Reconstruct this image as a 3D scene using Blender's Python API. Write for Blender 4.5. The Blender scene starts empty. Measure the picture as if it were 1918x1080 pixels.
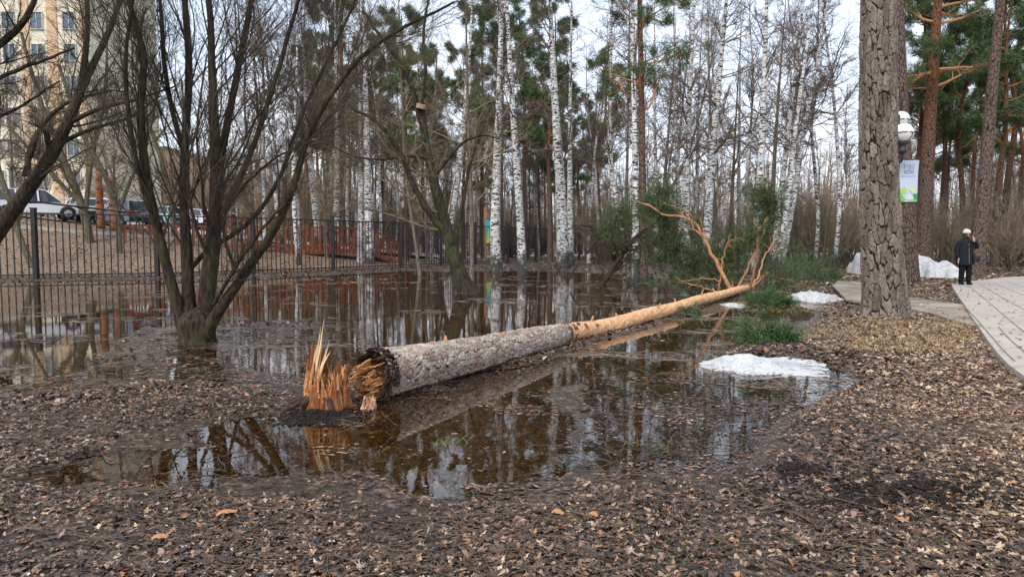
import bpy, math, random
import numpy as np
from mathutils import Vector, Matrix
rng = np.random.default_rng(7); random.seed(7)
R = math.radians
S = bpy.context.scene
COL = S.collection

# ------------------------------------------------------------------ camera, world, sun
FPX = 1296.0; PITCH = math.atan(85/FPX); H = 1.5
cd = bpy.data.cameras.new('camera'); cam = bpy.data.objects.new('camera', cd); COL.objects.link(cam)
cd.sensor_width = 36; cd.lens = 36*FPX/1918; cd.clip_start = 0.05; cd.clip_end = 3000
cam.location = (0, 0, H); cam.rotation_euler = (R(90)-PITCH, 0, 0)
S.camera = cam
S.render.resolution_x = 1024; S.render.resolution_y = 576
S.view_settings.view_transform = 'Standard'; S.view_settings.look = 'None'
S.view_settings.gamma = 1; S.view_settings.exposure = 1.25
try:
    S.cycles.transparent_max_bounces = 16
    S.cycles.max_bounces = 8
except Exception: pass
SUN_EL, SUN_AZ = R(48), R(-150)      # azimuth measured from +Y towards +X
w = bpy.data.worlds.new('World'); S.world = w; w.use_nodes = True
nt = w.node_tree; nt.nodes.clear()
o_ = nt.nodes.new('ShaderNodeOutputWorld'); bg = nt.nodes.new('ShaderNodeBackground'); bg.inputs[1].default_value = 0.12
sky = nt.nodes.new('ShaderNodeTexSky'); sky.sky_type = 'NISHITA'; sky.sun_disc = False
sky.sun_elevation = SUN_EL; sky.sun_rotation = SUN_AZ; sky.dust_density = 2
mx = nt.nodes.new('ShaderNodeMix'); mx.data_type = 'RGBA'; mx.inputs[0].default_value = 0.85
tc = nt.nodes.new('ShaderNodeTexCoord'); nz = nt.nodes.new('ShaderNodeTexNoise'); mp = nt.nodes.new('ShaderNodeMapping')
mp.inputs['Scale'].default_value = (1.5, 1.5, 4.5); nz.inputs['Scale'].default_value = 1.3; nz.inputs['Detail'].default_value = 6
cr = nt.nodes.new('ShaderNodeValToRGB')
cr.color_ramp.elements[0].position = .35; cr.color_ramp.elements[0].color = (.66, .77, .93, 1)
cr.color_ramp.elements[1].position = .68; cr.color_ramp.elements[1].color = (.89, .93, 1, 1)
sc = nt.nodes.new('ShaderNodeVectorMath'); sc.operation = 'SCALE'; sc.inputs['Scale'].default_value = 5.5
L = nt.links.new
L(tc.outputs['Generated'], mp.inputs[0]); L(mp.outputs[0], nz.inputs['Vector']); L(nz.outputs[0], cr.inputs[0])
L(cr.outputs[0], sc.inputs[0]); L(sky.outputs[0], mx.inputs[6]); L(sc.outputs[0], mx.inputs[7])
L(mx.outputs[2], bg.inputs[0]); L(bg.outputs[0], o_.inputs[0])
sl = bpy.data.lights.new('sun', 'SUN'); sl.energy = 1.15; sl.angle = R(24); sl.color = (1, .95, .88)
so = bpy.data.objects.new('sun', sl); COL.objects.link(so)
sd = Vector((math.sin(SUN_AZ)*math.cos(SUN_EL), math.cos(SUN_AZ)*math.cos(SUN_EL), math.sin(SUN_EL)))
so.rotation_euler = sd.to_track_quat('Z', 'Y').to_euler()

# ------------------------------------------------------------------ helpers
cp, sp_ = math.cos(PITCH), math.sin(PITCH)
def ray(px, py):
    u = px-959.0; v = 540.0-py
    return np.array([u, FPX*cp+v*sp_, -FPX*sp_+v*cp])
def at(px, py, Y):                   # point on the line of sight at depth Y metres
    r = ray(px, py); return np.array([0, 0, H]) + r*(Y/r[1])
def gd(px, py, z=0.0):
    r = ray(px, py); return np.array([0, 0, H]) + r*((z-H)/r[2])
def hash2(ix, iy, s):
    h = (ix.astype(np.int64)*374761393 + iy.astype(np.int64)*668265263 + s*2246822519) & 0x7fffffff
    h = ((h ^ (h >> 13))*1274126177) & 0x7fffffff
    return ((h ^ (h >> 16)) & 0xffffff)/float(0xffffff)
def vnoise(x, y, s=0):
    ix = np.floor(x); iy = np.floor(y); fx = x-ix; fy = y-iy
    fx = fx*fx*(3-2*fx); fy = fy*fy*(3-2*fy)
    a = hash2(ix, iy, s); b = hash2(ix+1, iy, s); c = hash2(ix, iy+1, s); d = hash2(ix+1, iy+1, s)
    return (a*(1-fx)+b*fx)*(1-fy) + (c*(1-fx)+d*fx)*fy
def fbm(x, y, s=0, o=4):
    t = 0; a = .5
    for i in range(o): t = t + a*(vnoise(x*2**i, y*2**i, s+i*17)-.5)*2; a *= .5
    return t
def voro(u, v, nu, s=0):             # F1, F2-F1 and cell id; wraps in u with period nu
    iu = np.floor(u); iv = np.floor(v)
    f1 = np.full(u.shape, 9.); f2 = np.full(u.shape, 9.); cid = np.zeros(u.shape)
    for du in (-1, 0, 1):
        for dv in (-1, 0, 1):
            cu = iu+du; cv = iv+dv; cw = np.mod(cu, nu)
            pu = cu+.15+.7*hash2(cw, cv, s); pv = cv+.1+.8*hash2(cw, cv, s+5)
            d = np.hypot(u-pu, v-pv); i = hash2(cw, cv, s+9)
            cl = d < f1
            f2 = np.where(cl, f1, np.minimum(f2, d)); cid = np.where(cl, i, cid); f1 = np.where(cl, d, f1)
    return f1, f2-f1, cid
def sstep(x, a, b):
    t = np.clip((x-a)/(b-a), 0, 1); return t*t*(3-2*t)
def mesh(name, V, quads=None, tris=None, smooth=False, attrs=None, mats=None, midx=None):
    me = bpy.data.meshes.new(name); V = np.asarray(V, np.float32).reshape(-1, 3)
    q = np.zeros((0, 4), np.int32) if quads is None else np.asarray(quads, np.int32).reshape(-1, 4)
    t = np.zeros((0, 3), np.int32) if tris is None else np.asarray(tris, np.int32).reshape(-1, 3)
    me.vertices.add(len(V)); me.vertices.foreach_set('co', V.ravel())
    me.loops.add(q.size+t.size); me.loops.foreach_set('vertex_index', np.concatenate([q.ravel(), t.ravel()]).astype(np.int32))
    n = len(q)+len(t); me.polygons.add(n)
    st = np.concatenate([np.arange(len(q))*4, q.size+np.arange(len(t))*3]).astype(np.int32)
    me.polygons.foreach_set('loop_start', st)
    me.polygons.foreach_set('use_smooth', np.full(n, smooth))
    for m in (mats or []): me.materials.append(m)
    if midx is not None: me.polygons.foreach_set('material_index', np.asarray(midx, np.int32))
    for k, a in (attrs or {}).items():
        at_ = me.attributes.new(k, 'FLOAT', 'POINT'); at_.data.foreach_set('value', np.asarray(a, np.float32).ravel())
    me.update(calc_edges=True); return me
def link(name, me, parent=None, loc=None):
    o = bpy.data.objects.new(name, me); COL.objects.link(o)
    if parent: o.parent = parent
    if loc is not None: o.location = loc
    return o
def tag(o, label, cat, group=None, kind=None):
    o['label'] = label; o['category'] = cat
    if group: o['group'] = group
    if kind: o['kind'] = kind
    return o
def thing(name, label, cat, loc=(0, 0, 0), group=None, rz=0):
    o = bpy.data.objects.new(name, None); COL.objects.link(o); o.location = loc; o.rotation_euler = (0, 0, rz)
    o.empty_display_size = .1
    return tag(o, label, cat, group)
def dup(root, loc, rz, scale=1, label=None, tilt=0):
    r = root.copy(); COL.objects.link(r); r.location = loc; r.rotation_euler = (tilt, 0, rz); r.scale = (scale,)*3
    if label: r['label'] = label
    for ch in root.children:
        c = ch.copy(); COL.objects.link(c); c.parent = r
        for g in ch.children:
            d = g.copy(); COL.objects.link(d); d.parent = c
    return r
class G:                             # collects geometry for ONE mesh
    def __init__(s): s.V = []; s.Q = []; s.T = []; s.n = 0
    def add(s, V, Q=None, T=None):
        V = np.asarray(V, float).reshape(-1, 3)
        if Q is not None and len(Q): s.Q.append(np.asarray(Q).reshape(-1, 4)+s.n)
        if T is not None and len(T): s.T.append(np.asarray(T).reshape(-1, 3)+s.n)
        s.V.append(V); s.n += len(V); return s
    def box(s, c, d, ax=None):       # centre, full size, optional 3x3 axes (rows)
        k = np.array([[x, y, z] for x in (-.5, .5) for y in (-.5, .5) for z in (-.5, .5)])*np.array(d)
        if ax is not None: k = k@np.array(ax)
        return s.add(k+np.array(c), [[0,1,3,2],[4,6,7,5],[0,4,5,1],[2,3,7,6],[0,2,6,4],[1,5,7,3]])
    def bar(s, a, b, w, h=None):     # rectangular bar between two points
        a = np.array(a, float); b = np.array(b, float); d = b-a; l = np.linalg.norm(d); d = d/l
        up = np.array([0, 0, 1.]) if abs(d[2]) < .95 else np.array([0, 1., 0])
        x = np.cross(d, up); x /= np.linalg.norm(x); z = np.cross(x, d)
        return s.box((a+b)/2, (w, l, h or w), [x, d, z])
    def tube(s, pts, rad, n=8):
        V, Q = tubes(np.array(pts, float)[None], (np.array(rad, float)*np.ones(len(pts)))[None], n); s.add(V, Q)
        m = len(pts)                 # caps
        s.T.append(np.array([[0, i+1, i] for i in range(1, n-1)])+s.n-m*n)
        s.T.append(np.array([[0, i, i+1] for i in range(1, n-1)])+s.n-n); return s
    def ball(s, c, r, n=16, m=10, sc=(1, 1, 1)):
        th = np.linspace(0, 2*np.pi, n, endpoint=False); ph = np.linspace(-np.pi/2, np.pi/2, m)
        V = np.stack([np.cos(ph)[:, None]*np.cos(th), np.cos(ph)[:, None]*np.sin(th), np.sin(ph)[:, None]*np.ones(n)], -1)*r*np.array(sc)+np.array(c)
        return s.add(V.reshape(-1, 3), grid_q(m, n, True))
    def lathe(s, c, prof, n=16):     # prof: list of (r, z)
        th = np.linspace(0, 2*np.pi, n, endpoint=False); p = np.array(prof)
        V = np.stack([p[:, 0, None]*np.cos(th), p[:, 0, None]*np.sin(th), p[:, 1, None]*np.ones(n)], -1)+np.array(c)
        return s.add(V.reshape(-1, 3), grid_q(len(p), n, True))
    def mesh(s, name, mats, smooth=False):
        return mesh(name, np.concatenate(s.V), np.concatenate(s.Q) if s.Q else None, np.concatenate(s.T) if s.T else None, smooth, mats=mats if isinstance(mats, list) else [mats])
    def obj(s, name, m, parent=None, smooth=False): return link(name, s.mesh(name, m, smooth), parent)
def grid_q(m, n, wrap=False):
    i = np.arange(m-1)[:, None]; j = np.arange(n if wrap else n-1)[None]; k = (j+1) % n
    return np.stack([i*n+j+0*k, i*n+k, (i+1)*n+k, (i+1)*n+j+0*k], -1).reshape(-1, 4)
def tubes(P, Rd, n):                 # P (N,m,3), Rd (N,m) -> all tubes at once
    N, m, _ = P.shape
    T = np.gradient(P, axis=1); T /= np.linalg.norm(T, axis=2, keepdims=True)+1e-9
    ov = P[:, -1]-P[:, 0]; ref = np.eye(3)[np.argmin(np.abs(ov), axis=1)]
    a = np.cross(T, ref[:, None]); a /= np.linalg.norm(a, axis=2, keepdims=True)+1e-9; b = np.cross(T, a)
    th = np.linspace(0, 2*np.pi, n, endpoint=False)
    V = P[:, :, None]+Rd[:, :, None, None]*(a[:, :, None]*np.cos(th)[:, None]+b[:, :, None]*np.sin(th)[:, None])
    q = grid_q(m, n, True)[None]+(np.arange(N)*m*n)[:, None, None]
    return V.reshape(-1, 3), q.reshape(-1, 4)
def nrm(a): return a/(np.linalg.norm(a, axis=-1, keepdims=True)+1e-9)
def resamp(pts, m, it=2):            # smooth polyline -> m points
    p = np.array(pts, float)
    for _ in range(it):
        q = np.empty((2*len(p), p.shape[1])); q[0] = p[0]; q[-1] = p[-1]
        q[1:-1:2] = .75*p[:-1]+.25*p[1:]; q[2:-1:2] = .25*p[:-1]+.75*p[1:]; p = q
    d = np.r_[0, np.cumsum(np.linalg.norm(np.diff(p[:, :3], axis=0), axis=1))]; t = np.linspace(0, d[-1], m)
    return np.stack([np.interp(t, d, p[:, k]) for k in range(p.shape[1])], -1)
def limbs(P0, D0, Ln, R0, m, wob, up, tip=.35, g=None):
    """N branches at once: wandering polylines with m points"""
    g = g or rng; N = len(P0); P = np.empty((N, m, 3)); P[:, 0] = P0; D = nrm(D0)
    for i in range(1, m):
        D = nrm(D+g.normal(0, wob, (N, 3))+np.array([0, 0, up])); P[:, i] = P[:, i-1]+D*(Ln/(m-1))[:, None]
    return P, R0[:, None]*np.linspace(1, tip, m)
KMIN = [.0014]
def kids(P, Rd, k, t0, t1, a0, a1, l0, l1, rr, g=None, ln=None):
    """k children per parent: start, direction, length, radius"""
    g = g or rng; N, m, _ = P.shape; i = np.repeat(np.arange(N), k)
    t = g.uniform(t0, t1, N*k)*(m-1); b = np.minimum(t.astype(int), m-2); f = (t-b)[:, None]
    p = P[i, b]*(1-f)+P[i, b+1]*f; T = nrm(P[i, b+1]-P[i, b]); r = Rd[i, b]
    s = nrm(np.cross(T, g.normal(size=(N*k, 3)))); a = g.uniform(a0, a1, N*k)[:, None]
    D = T*np.cos(a)+s*np.sin(a)
    pl = np.linalg.norm(np.diff(P, axis=1), axis=2).sum(1)[i] if ln is None else ln
    return p, D, pl*g.uniform(l0, l1, N*k)*(1-.45*t/(m-1)), np.maximum(r*rr, KMIN[0])

# ------------------------------------------------------------------ materials
class M:
    def __init__(s, name, rough=.8, spec=.3):
        s.m = bpy.data.materials.new(name); s.m.use_nodes = True; s.t = s.m.node_tree
        s.b = s.t.nodes['Principled BSDF']; s.b.inputs['Roughness'].default_value = rough
        s.b.inputs['Specular IOR Level'].default_value = spec
    def n(s, ty, **k):
        x = s.t.nodes.new('ShaderNode'+ty)
        for a, b in k.items(): setattr(x, a, b)
        return x
    def l(s, a, b): s.t.links.new(a, b)
    def co(s, scale=(1, 1, 1), kind='Object', rnd=False):
        c = s.n('TexCoord'); m = s.n('Mapping'); m.inputs['Scale'].default_value = scale; s.l(c.outputs[kind], m.inputs[0])
        if rnd:
            o = s.n('ObjectInfo'); v = s.n('VectorMath', operation='SCALE'); v.inputs[0].default_value = (37, 53, 71)
            s.l(o.outputs['Random'], v.inputs['Scale']); s.l(v.outputs[0], m.inputs['Location'])
        return m.outputs[0]
    def noise(s, vec, scale=5, det=4, rough=.55):
        x = s.n('TexNoise'); x.inputs['Scale'].default_value = scale; x.inputs['Detail'].default_value = det
        x.inputs['Roughness'].default_value = rough; s.l(vec, x.inputs['Vector']); return x.outputs[0]
    def vor(s, vec, scale=5, feat='DISTANCE_TO_EDGE', out=0):
        x = s.n('TexVoronoi', feature=feat); x.inputs['Scale'].default_value = scale; s.l(vec, x.inputs['Vector']); return x.outputs[out]
    def ramp(s, v, *st, interp='LINEAR'):
        x = s.n('ValToRGB'); e = x.color_ramp.elements; x.color_ramp.interpolation = interp
        while len(e) < len(st): e.new(.5)
        for k, (p, c) in enumerate(st):
            e[k].position = p; e[k].color = (c, c, c, 1) if isinstance(c, (int, float)) else (*c, 1)
        s.l(v, x.inputs[0]); return x.outputs[0]
    def mix(s, f, a, b, mode='MIX'):
        x = s.n('Mix', data_type='RGBA', blend_type=mode)
        for v, i in ((f, 0), (a, 6), (b, 7)):
            if isinstance(v, (int, float)): x.inputs[i].default_value = v if i == 0 else (v, v, v, 1)
            elif isinstance(v, tuple): x.inputs[i].default_value = (*v, 1)
            else: s.l(v, x.inputs[i])
        return x.outputs[2]
    def math(s, op, a, b=0.):
        x = s.n('Math', operation=op)
        for v, i in ((a, 0), (b, 1)):
            if isinstance(v, (int, float)): x.inputs[i].default_value = v
            else: s.l(v, x.inputs[i])
        return x.outputs[0]
    def attr(s, name): return s.n('Attribute', attribute_name=name).outputs['Fac']
    def zpos(s, kind='Object'):
        c = s.n('TexCoord') if kind == 'Object' else s.n('NewGeometry'); x = s.n('SeparateXYZ')
        s.l(c.outputs['Object' if kind == 'Object' else 'Position'], x.inputs[0]); return x.outputs[2]
    def base(s, v):
        if isinstance(v, tuple): s.b.inputs['Base Color'].default_value = (*v, 1)
        else: s.l(v, s.b.inputs['Base Color'])
        return s
    def rough(s, v): s.l(v, s.b.inputs['Roughness']); return s
    def bump(s, h, st=.5, d=.02):
        x = s.n('Bump'); x.inputs['Strength'].default_value = st; x.inputs['Distance'].default_value = d
        s.l(h, x.inputs['Height']); s.l(x.outputs[0], s.b.inputs['Normal']); return s
def plain(name, c, rough=.6, spec=.4, var=.25, sc=6, metal=0):
    m = M(name, rough, spec); n = m.noise(m.co(), sc, 5)
    lo = tuple(x*(1-var) for x in c); hi = tuple(min(1, x*(1+var)) for x in c)
    m.base(m.ramp(n, (.3, lo), (.7, hi))); m.b.inputs['Metallic'].default_value = metal; return m.m

def mk_birch():
    m = M('birch_bark', .7, .2); v = m.co((2.6, 2.6, 7.5), rnd=True); v2 = m.co((7, 7, 42), rnd=True); v3 = m.co((1, 1, 1.2), rnd=True)
    n = m.noise(v, 1.6, 5, .65); n2 = m.noise(v2, 1, 3); n3 = m.noise(v3, 1.4, 3)
    wht = m.ramp(n3, (.3, (.50, .48, .45)), (.7, (.80, .79, .77)))
    marks = m.ramp(n, (.515, 0), (.545, 1)); fine = m.ramp(n2, (.57, 0), (.62, .8))
    mk = m.mix(1., marks, fine, 'LIGHTEN')
    z = m.zpos(); n4 = m.noise(m.co((3, 3, 1.8), rnd=True), 1.3, 5, .6)
    h = m.math('ADD', z, m.math('MULTIPLY', m.math('SUBTRACT', n4, .5), -3.6))
    foot = m.ramp(m.math('MULTIPLY', h, .28), (.12, 1), (.42, 0))
    dark = m.mix(m.noise(v, 6), (.02, .018, .016), (.09, .08, .07))
    c = m.mix(mk, wht, dark); c = m.mix(foot, c, dark)
    return m.base(c).bump(n, .4, .03).m
def mk_dbirch():                     # greyer, thinner birches further off
    m = M('grey_birch_bark', .75, .2); n = m.noise(m.co((3, 3, 9), rnd=True), 1.5, 5, .7); n3 = m.noise(m.co(rnd=True), .8, 3)
    w_ = m.ramp(n3, (.35, (.20, .185, .165)), (.65, (.60, .58, .55)))
    return m.base(m.mix(m.ramp(n, (.50, 0), (.58, 1)), w_, (.04, .035, .03))).m
def mk_willow(name, lo, hi, moss=.0):
    m = M(name, .85, .15); v = m.co((22, 22, 5), rnd=True); n = m.noise(v, 1, 6, .6); n2 = m.noise(m.co(), 2.2, 3)
    c = m.ramp(n, (.35, lo), (.7, hi))
    if moss: c = m.mix(m.math('MULTIPLY', m.ramp(n2, (.5, 0), (.65, 1)), moss), c, (.07, .08, .025))
    return m.base(c).bump(n, .9, .03).m
def mk_pine(orange=True):
    m = M('pine_bark' if orange else 'dark_pine_bark', .85, .15); v = m.co((8, 8, 3.2), rnd=True); d = m.vor(v, 1.4)
    n = m.noise(m.co((3, 3, 6), rnd=True), 2, 5)
    low = m.mix(n, (.075, .048, .038), (.21, .15, .125)); z = m.zpos()
    if orange:
        up = m.mix(n, (.12, .050, .028), (.28, .125, .062))
        k = m.ramp(m.math('MULTIPLY', m.math('ADD', z, m.math('MULTIPLY', n, 2)), .05), (.26, 0), (.48, 1)); low = m.mix(k, low, up)
    c = m.mix(m.ramp(d, (.02, 0), (.12, 1)), (.02, .015, .012), low)
    return m.base(c).bump(d, .8, .03).m
def mk_plates(name, deep, lo, hi, rough=.8, red=None):
    m = M(name, rough, .25); a = m.attr('crack'); cid = m.attr('cell'); n = m.noise(m.co(), 28, 6, .7)
    c = m.mix(cid, lo, hi); c = m.mix(.55, c, m.ramp(n, (.25, .25), (.75, 1.0)), 'MULTIPLY'); 
    if red: c = m.mix(m.ramp(m.noise(m.co(), 6, 3), (.55, 0), (.7, .7)), c, red)
    c = m.mix(m.ramp(a, (.15, 0), (.6, 1)), deep, c)
    return m.base(c).bump(n, .6, .01).m
def mk_wood(name, a, b, c, sc=(60, 60, 5), sc2=7):
    m = M(name, .75, .2); n = m.noise(m.co(sc), 1, 6, .65); n2 = m.noise(m.co(), sc2, 4)
    k = m.mix(m.ramp(n2, (.38, 0), (.62, 1)), a, b)
    return m.base(m.mix(m.ramp(n, (.35, .0), (.7, 1)), k, c)).bump(n, .8, .02).m
def mk_leaves(name, st, rough=.45, spec=.5):
    m = M(name, rough, spec); g = m.n('NewGeometry'); n = m.noise(m.co(), 60, 3)
    c = m.ramp(g.outputs['Random Per Island'], *st); c = m.mix(.5, c, m.ramp(n, (.3, .45), (.7, 1.)), 'MULTIPLY')
    return m.base(c).bump(n, .4, .004).m
def mk_needles(name, lo, hi):
    m = M(name, .55, .35); g = m.n('NewGeometry'); n = m.noise(m.co(), 3.5, 3)
    c = m.mix(g.outputs['Random Per Island'], lo, hi); return m.base(m.mix(m.ramp(n, (.55, 0), (.7, .7)), c, tuple(x*.55 for x in lo))).m
BIRCH = mk_birch(); DBIRCH = mk_dbirch()
WILLOW = mk_willow('willow_bark', (.012, .009, .007), (.080, .059, .041), .3)
TWIG = plain('willow_twig', (.058, .044, .031), .8, .2)
MOSSY = mk_willow('mossy_bark', (.012, .010, .008), (.070, .056, .042), .45)
GTWIG = plain('mossy_twig', (.165, .135, .082), .85, .15)
BTWIG = plain('birch_twig', (.135, .10, .08), .8, .2)
BRTWIG = plain('brown_twig', (.25, .19, .135), .85, .15)
BROWN = mk_willow('brown_bark', (.055, .045, .036), (.26, .21, .165), .3)
PALE = mk_willow('pale_olive_bark', (.07, .06, .04), (.19, .165, .115), .3)
PINE = mk_pine(True); DPINE = mk_pine(False)
NEEDLE = mk_needles('pine_needles', (.045, .085, .030), (.12, .18, .06))
FNEEDLE = mk_needles('fallen_pine_needles', (.018, .048, .014), (.085, .15, .04))
ORANGE = mk_wood('peeled_pine_bark', (.62, .32, .15), (.48, .21, .085), (.80, .52, .30), (14, 14, 14), 5)
LIMB = mk_wood('orange_limb_bark', (.40, .19, .085), (.26, .11, .05), (.55, .30, .16), (30, 30, 30), 9)

# ------------------------------------------------------------------ terrain
def poly_sd(X, Y, pts):
    """signed distance to a polygon, positive inside"""
    P = np.array(pts); d = np.full(X.shape, 1e9); ins = np.zeros(X.shape, bool)
    for (x0, y0), (x1, y1) in zip(P, np.roll(P, -1, 0)):
        ex, ey = x1-x0, y1-y0; t = np.clip(((X-x0)*ex+(Y-y0)*ey)/(ex*ex+ey*ey+1e-9), 0, 1)
        d = np.minimum(d, np.hypot(X-x0-t*ex, Y-y0-t*ey))
        c = ((y0 > Y) != (y1 > Y)) & (X < (x1-x0)*(Y-y0)/(y1-y0+1e-12)+x0); ins ^= c
    return np.where(ins, d, -d)
def gp(l, z=0): return [tuple(gd(a, b, z)[:2]) for a, b in l]
POOLS = [  # outline, depth, shore width
 (gp([(-700,530),(-200,530),(60,527),(400,521),(600,515),(760,508),(900,508),(1000,507),(1120,511),(1230,520),(1290,545),(1300,572),(1220,598),(1130,622),(1060,636),(960,650),(850,655),(720,648),(690,618),(610,606),(500,604),(350,606),(250,612),(180,650),(120,690),(20,705),(-400,720),(-1200,740),(-2500,600)]), .20, .7),
 (gp([(430,668),(520,645),(600,640),(700,650),(760,655),(700,690),(640,720),(560,725),(500,700)]), .035, .25),
 (gp([(1050,672),(1130,640),(1230,608),(1300,590),(1370,585),(1400,610),(1365,650),(1350,700),(1240,694),(1150,700),(1090,705)]), .09, .35),
 (gp([(650,775),(720,752),(820,715),(930,690),(1060,668),(1130,690),(1060,720),(960,745),(860,780),(740,800)]), .04, .25),
 (gp([(395,800),(470,778),(560,800),(680,792),(800,765),(900,745),(1020,750),(1070,800),(1060,860),(1000,905),(880,925),(780,915),(690,880),(560,890),(480,878),(400,885)]), .055, .22),
 (gp([(130,880),(170,858),(260,842),(370,850),(410,870),(400,905),(300,912),(200,898),(60,905),(-150,920),(-150,890),(0,893)]), .03, .12),
 (gp([(1360,560),(1430,560),(1540,575),(1500,600),(1400,600)]), .03, .4),
]
THIN = [  # leaf mats lying just at the waterline
 (gp([(1040,690),(1250,672),(1420,668),(1600,690),(1640,720),(1500,790),(1420,880),(1150,915),(1050,880)]), -.012, .3),
 (gp([(-300,690),(150,680),(300,615),(700,610),(760,660),(560,740),(300,720),(100,740),(-300,780)]), -.001, .4),
 (gp([(1260,560),(1560,560),(1560,640),(1330,660)]), .004, .6),
 (gp([(250,800),(560,760),(900,730),(1100,700),(1100,950),(700,960),(350,930),(60,930)]), .006, .3),
]
FENCE = [(-40, 24.0), (-27, 25.2), (-19.2, 27.9), (-15.1, 29.45), (-12.1, 32.4), (-9.3, 36), (-6.5, 40.5), (-2.5, 47.4), (1.9, 55.5), (5.7, 59), (10, 63), (16, 68), (24, 72)]
def fence_s(X, Y):                   # metres behind the fence line
    fx = np.array([p[0] for p in FENCE]); fy = np.array([p[1] for p in FENCE])
    return (Y-np.interp(X, fx, fy))*.72
def ground_z(X, Y):
    X = np.asarray(X, float); Y = np.asarray(Y, float)
    land = .035+.02*fbm(X*.35, Y*.35, 3, 3)+.05*sstep(X-.22*Y, .2, 2.5)*np.exp(-((Y-6)/9.)**2)
    land = land+.05*sstep(np.hypot(X+4.6, Y-10.1), 2.2, .3)*0+.06*sstep(X-.45*Y, -1, 3)
    far = fence_s(X, Y)
    land = land+np.clip((-X-7)*.135, 0, 3.0)*sstep(far, .6, 10)+.12*sstep(far, -.5, 1.5)
    z = land
    for pts, dep, wd in THIN:
        k = sstep(poly_sd(X, Y, pts), -wd, wd); z = z*(1-k)+k*dep
    for pts, dep, wd in POOLS:
        k = sstep(poly_sd(X+.25*fbm(X*1.7, Y*1.7, 40, 3), Y+.4*fbm(X*1.7, Y*1.7, 50, 3), pts), -wd*.6, wd); z = z*(1-k)-k*dep
    r = np.hypot(X, Y); a = np.clip(22/(r+8), .25, 1)
    return z+a*(.014*fbm(X*3.2, Y*3.2, 9, 3)+.010*fbm(X*14, Y*14, 19, 3))
def gz(x, y): return float(ground_z(np.array([x]), np.array([y]))[0])
def onland(px, py):                  # ground hit including terrain height
    p = gd(px, py, 0.0)
    for _ in range(6): p = gd(px, py, min(gz(p[0], p[1]), 1.3))
    return p

th = np.unique(np.concatenate([np.linspace(-50, 50, 620), np.linspace(50, 310, 160)]))[:-1]; th = np.radians(th)
rr = np.concatenate([[.0, .3], np.geomspace(.6, 700, 620)])
RR, TT = np.meshgrid(rr, th, indexing='ij'); GX = RR*np.sin(TT); GY = RR*np.cos(TT); GZ = ground_z(GX, GY)
m = M('wet_leafy_ground', .6, .4); pz = m.zpos('W'); vco = m.co()
n = m.noise(vco, 1.3, 5); n2 = m.noise(vco, 22, 6, .7); vc = m.vor(vco, 26, 'F1', 1); ve = m.vor(vco, 26)
sep = m.n('SeparateColor'); m.l(vc, sep.inputs[0])
leafc = m.ramp(sep.outputs[0], (.1, (.022, .015, .012)), (.45, (.060, .036, .025)), (.75, (.13, .082, .055)), (.97, (.27, .19, .13)))
dry = m.ramp(sep.outputs[1], (.1, (.07, .042, .026)), (.9, (.30, .205, .135)))
mud = m.mix(n2, (.013, .009, .006), (.042, .028, .018))
c = m.mix(m.ramp(n2, (.42, 0), (.55, .85)), mud, leafc)
spx = m.n('SeparateXYZ'); gg = m.n('NewGeometry'); m.l(gg.outputs['Position'], spx.inputs[0])
drz = m.ramp(m.math('ADD', pz, m.math('MULTIPLY', m.math('SUBTRACT', n, .5), .08)), (.09, 0), (.16, 1))
c = m.mix(drz, c, dry)
bed = m.mix(m.ramp(n2, (.45, 0), (.62, 1)), (.075, .042, .016), (.20, .115, .048))
c = m.mix(m.ramp(m.math('MULTIPLY', pz, -10), (.12, 0), (.3, 1)), c, bed)
m.base(c).rough(m.ramp(m.math('MULTIPLY', pz, 10), (.0, .18), (.5, .75))).bump(n2, .6, .02)
go = link('ground', mesh('ground', np.stack([GX, GY, GZ], -1), grid_q(len(rr), len(th), True), smooth=True, mats=[m.m])); go['kind'] = 'structure'

m = M('puddle_water', .03, .5); m.t.nodes.remove(m.b)
out = m.t.nodes['Material Output']; tr = m.n('BsdfTransparent'); tr.inputs[0].default_value = (.88, .76, .56, 1)
gl = m.n('BsdfGlossy'); gl.inputs['Roughness'].default_value = .015; gl.inputs[0].default_value = (1, 1, 1, 1)
fr = m.n('Fresnel'); fr.inputs[0].default_value = 1.58; bp = m.n('Bump'); bp.inputs['Strength'].default_value = .025; bp.inputs['Distance'].default_value = .02
m.l(m.noise(m.co((1, .6, 1)), 9, 3), bp.inputs['Height']); m.l(bp.outputs[0], gl.inputs['Normal'])
ms = m.n('MixShader'); m.l(fr.outputs[0], ms.inputs[0]); m.l(tr.outputs[0], ms.inputs[1]); m.l(gl.outputs[0], ms.inputs[2]); m.l(ms.outputs[0], out.inputs[0])
wv = [(-60, .8), (9, .8), (12, 14), (14, 24), (9, 50), (2, 52), (-6.4, 40.3), (-19, 27.8), (-60, 22)]
me = bpy.data.meshes.new('flood_water'); me.from_pydata([(x, y, 0) for x, y in wv], [], [list(range(len(wv)))]); me.materials.append(m.m)
link('flood_water', me)['kind'] = 'structure'

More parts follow.
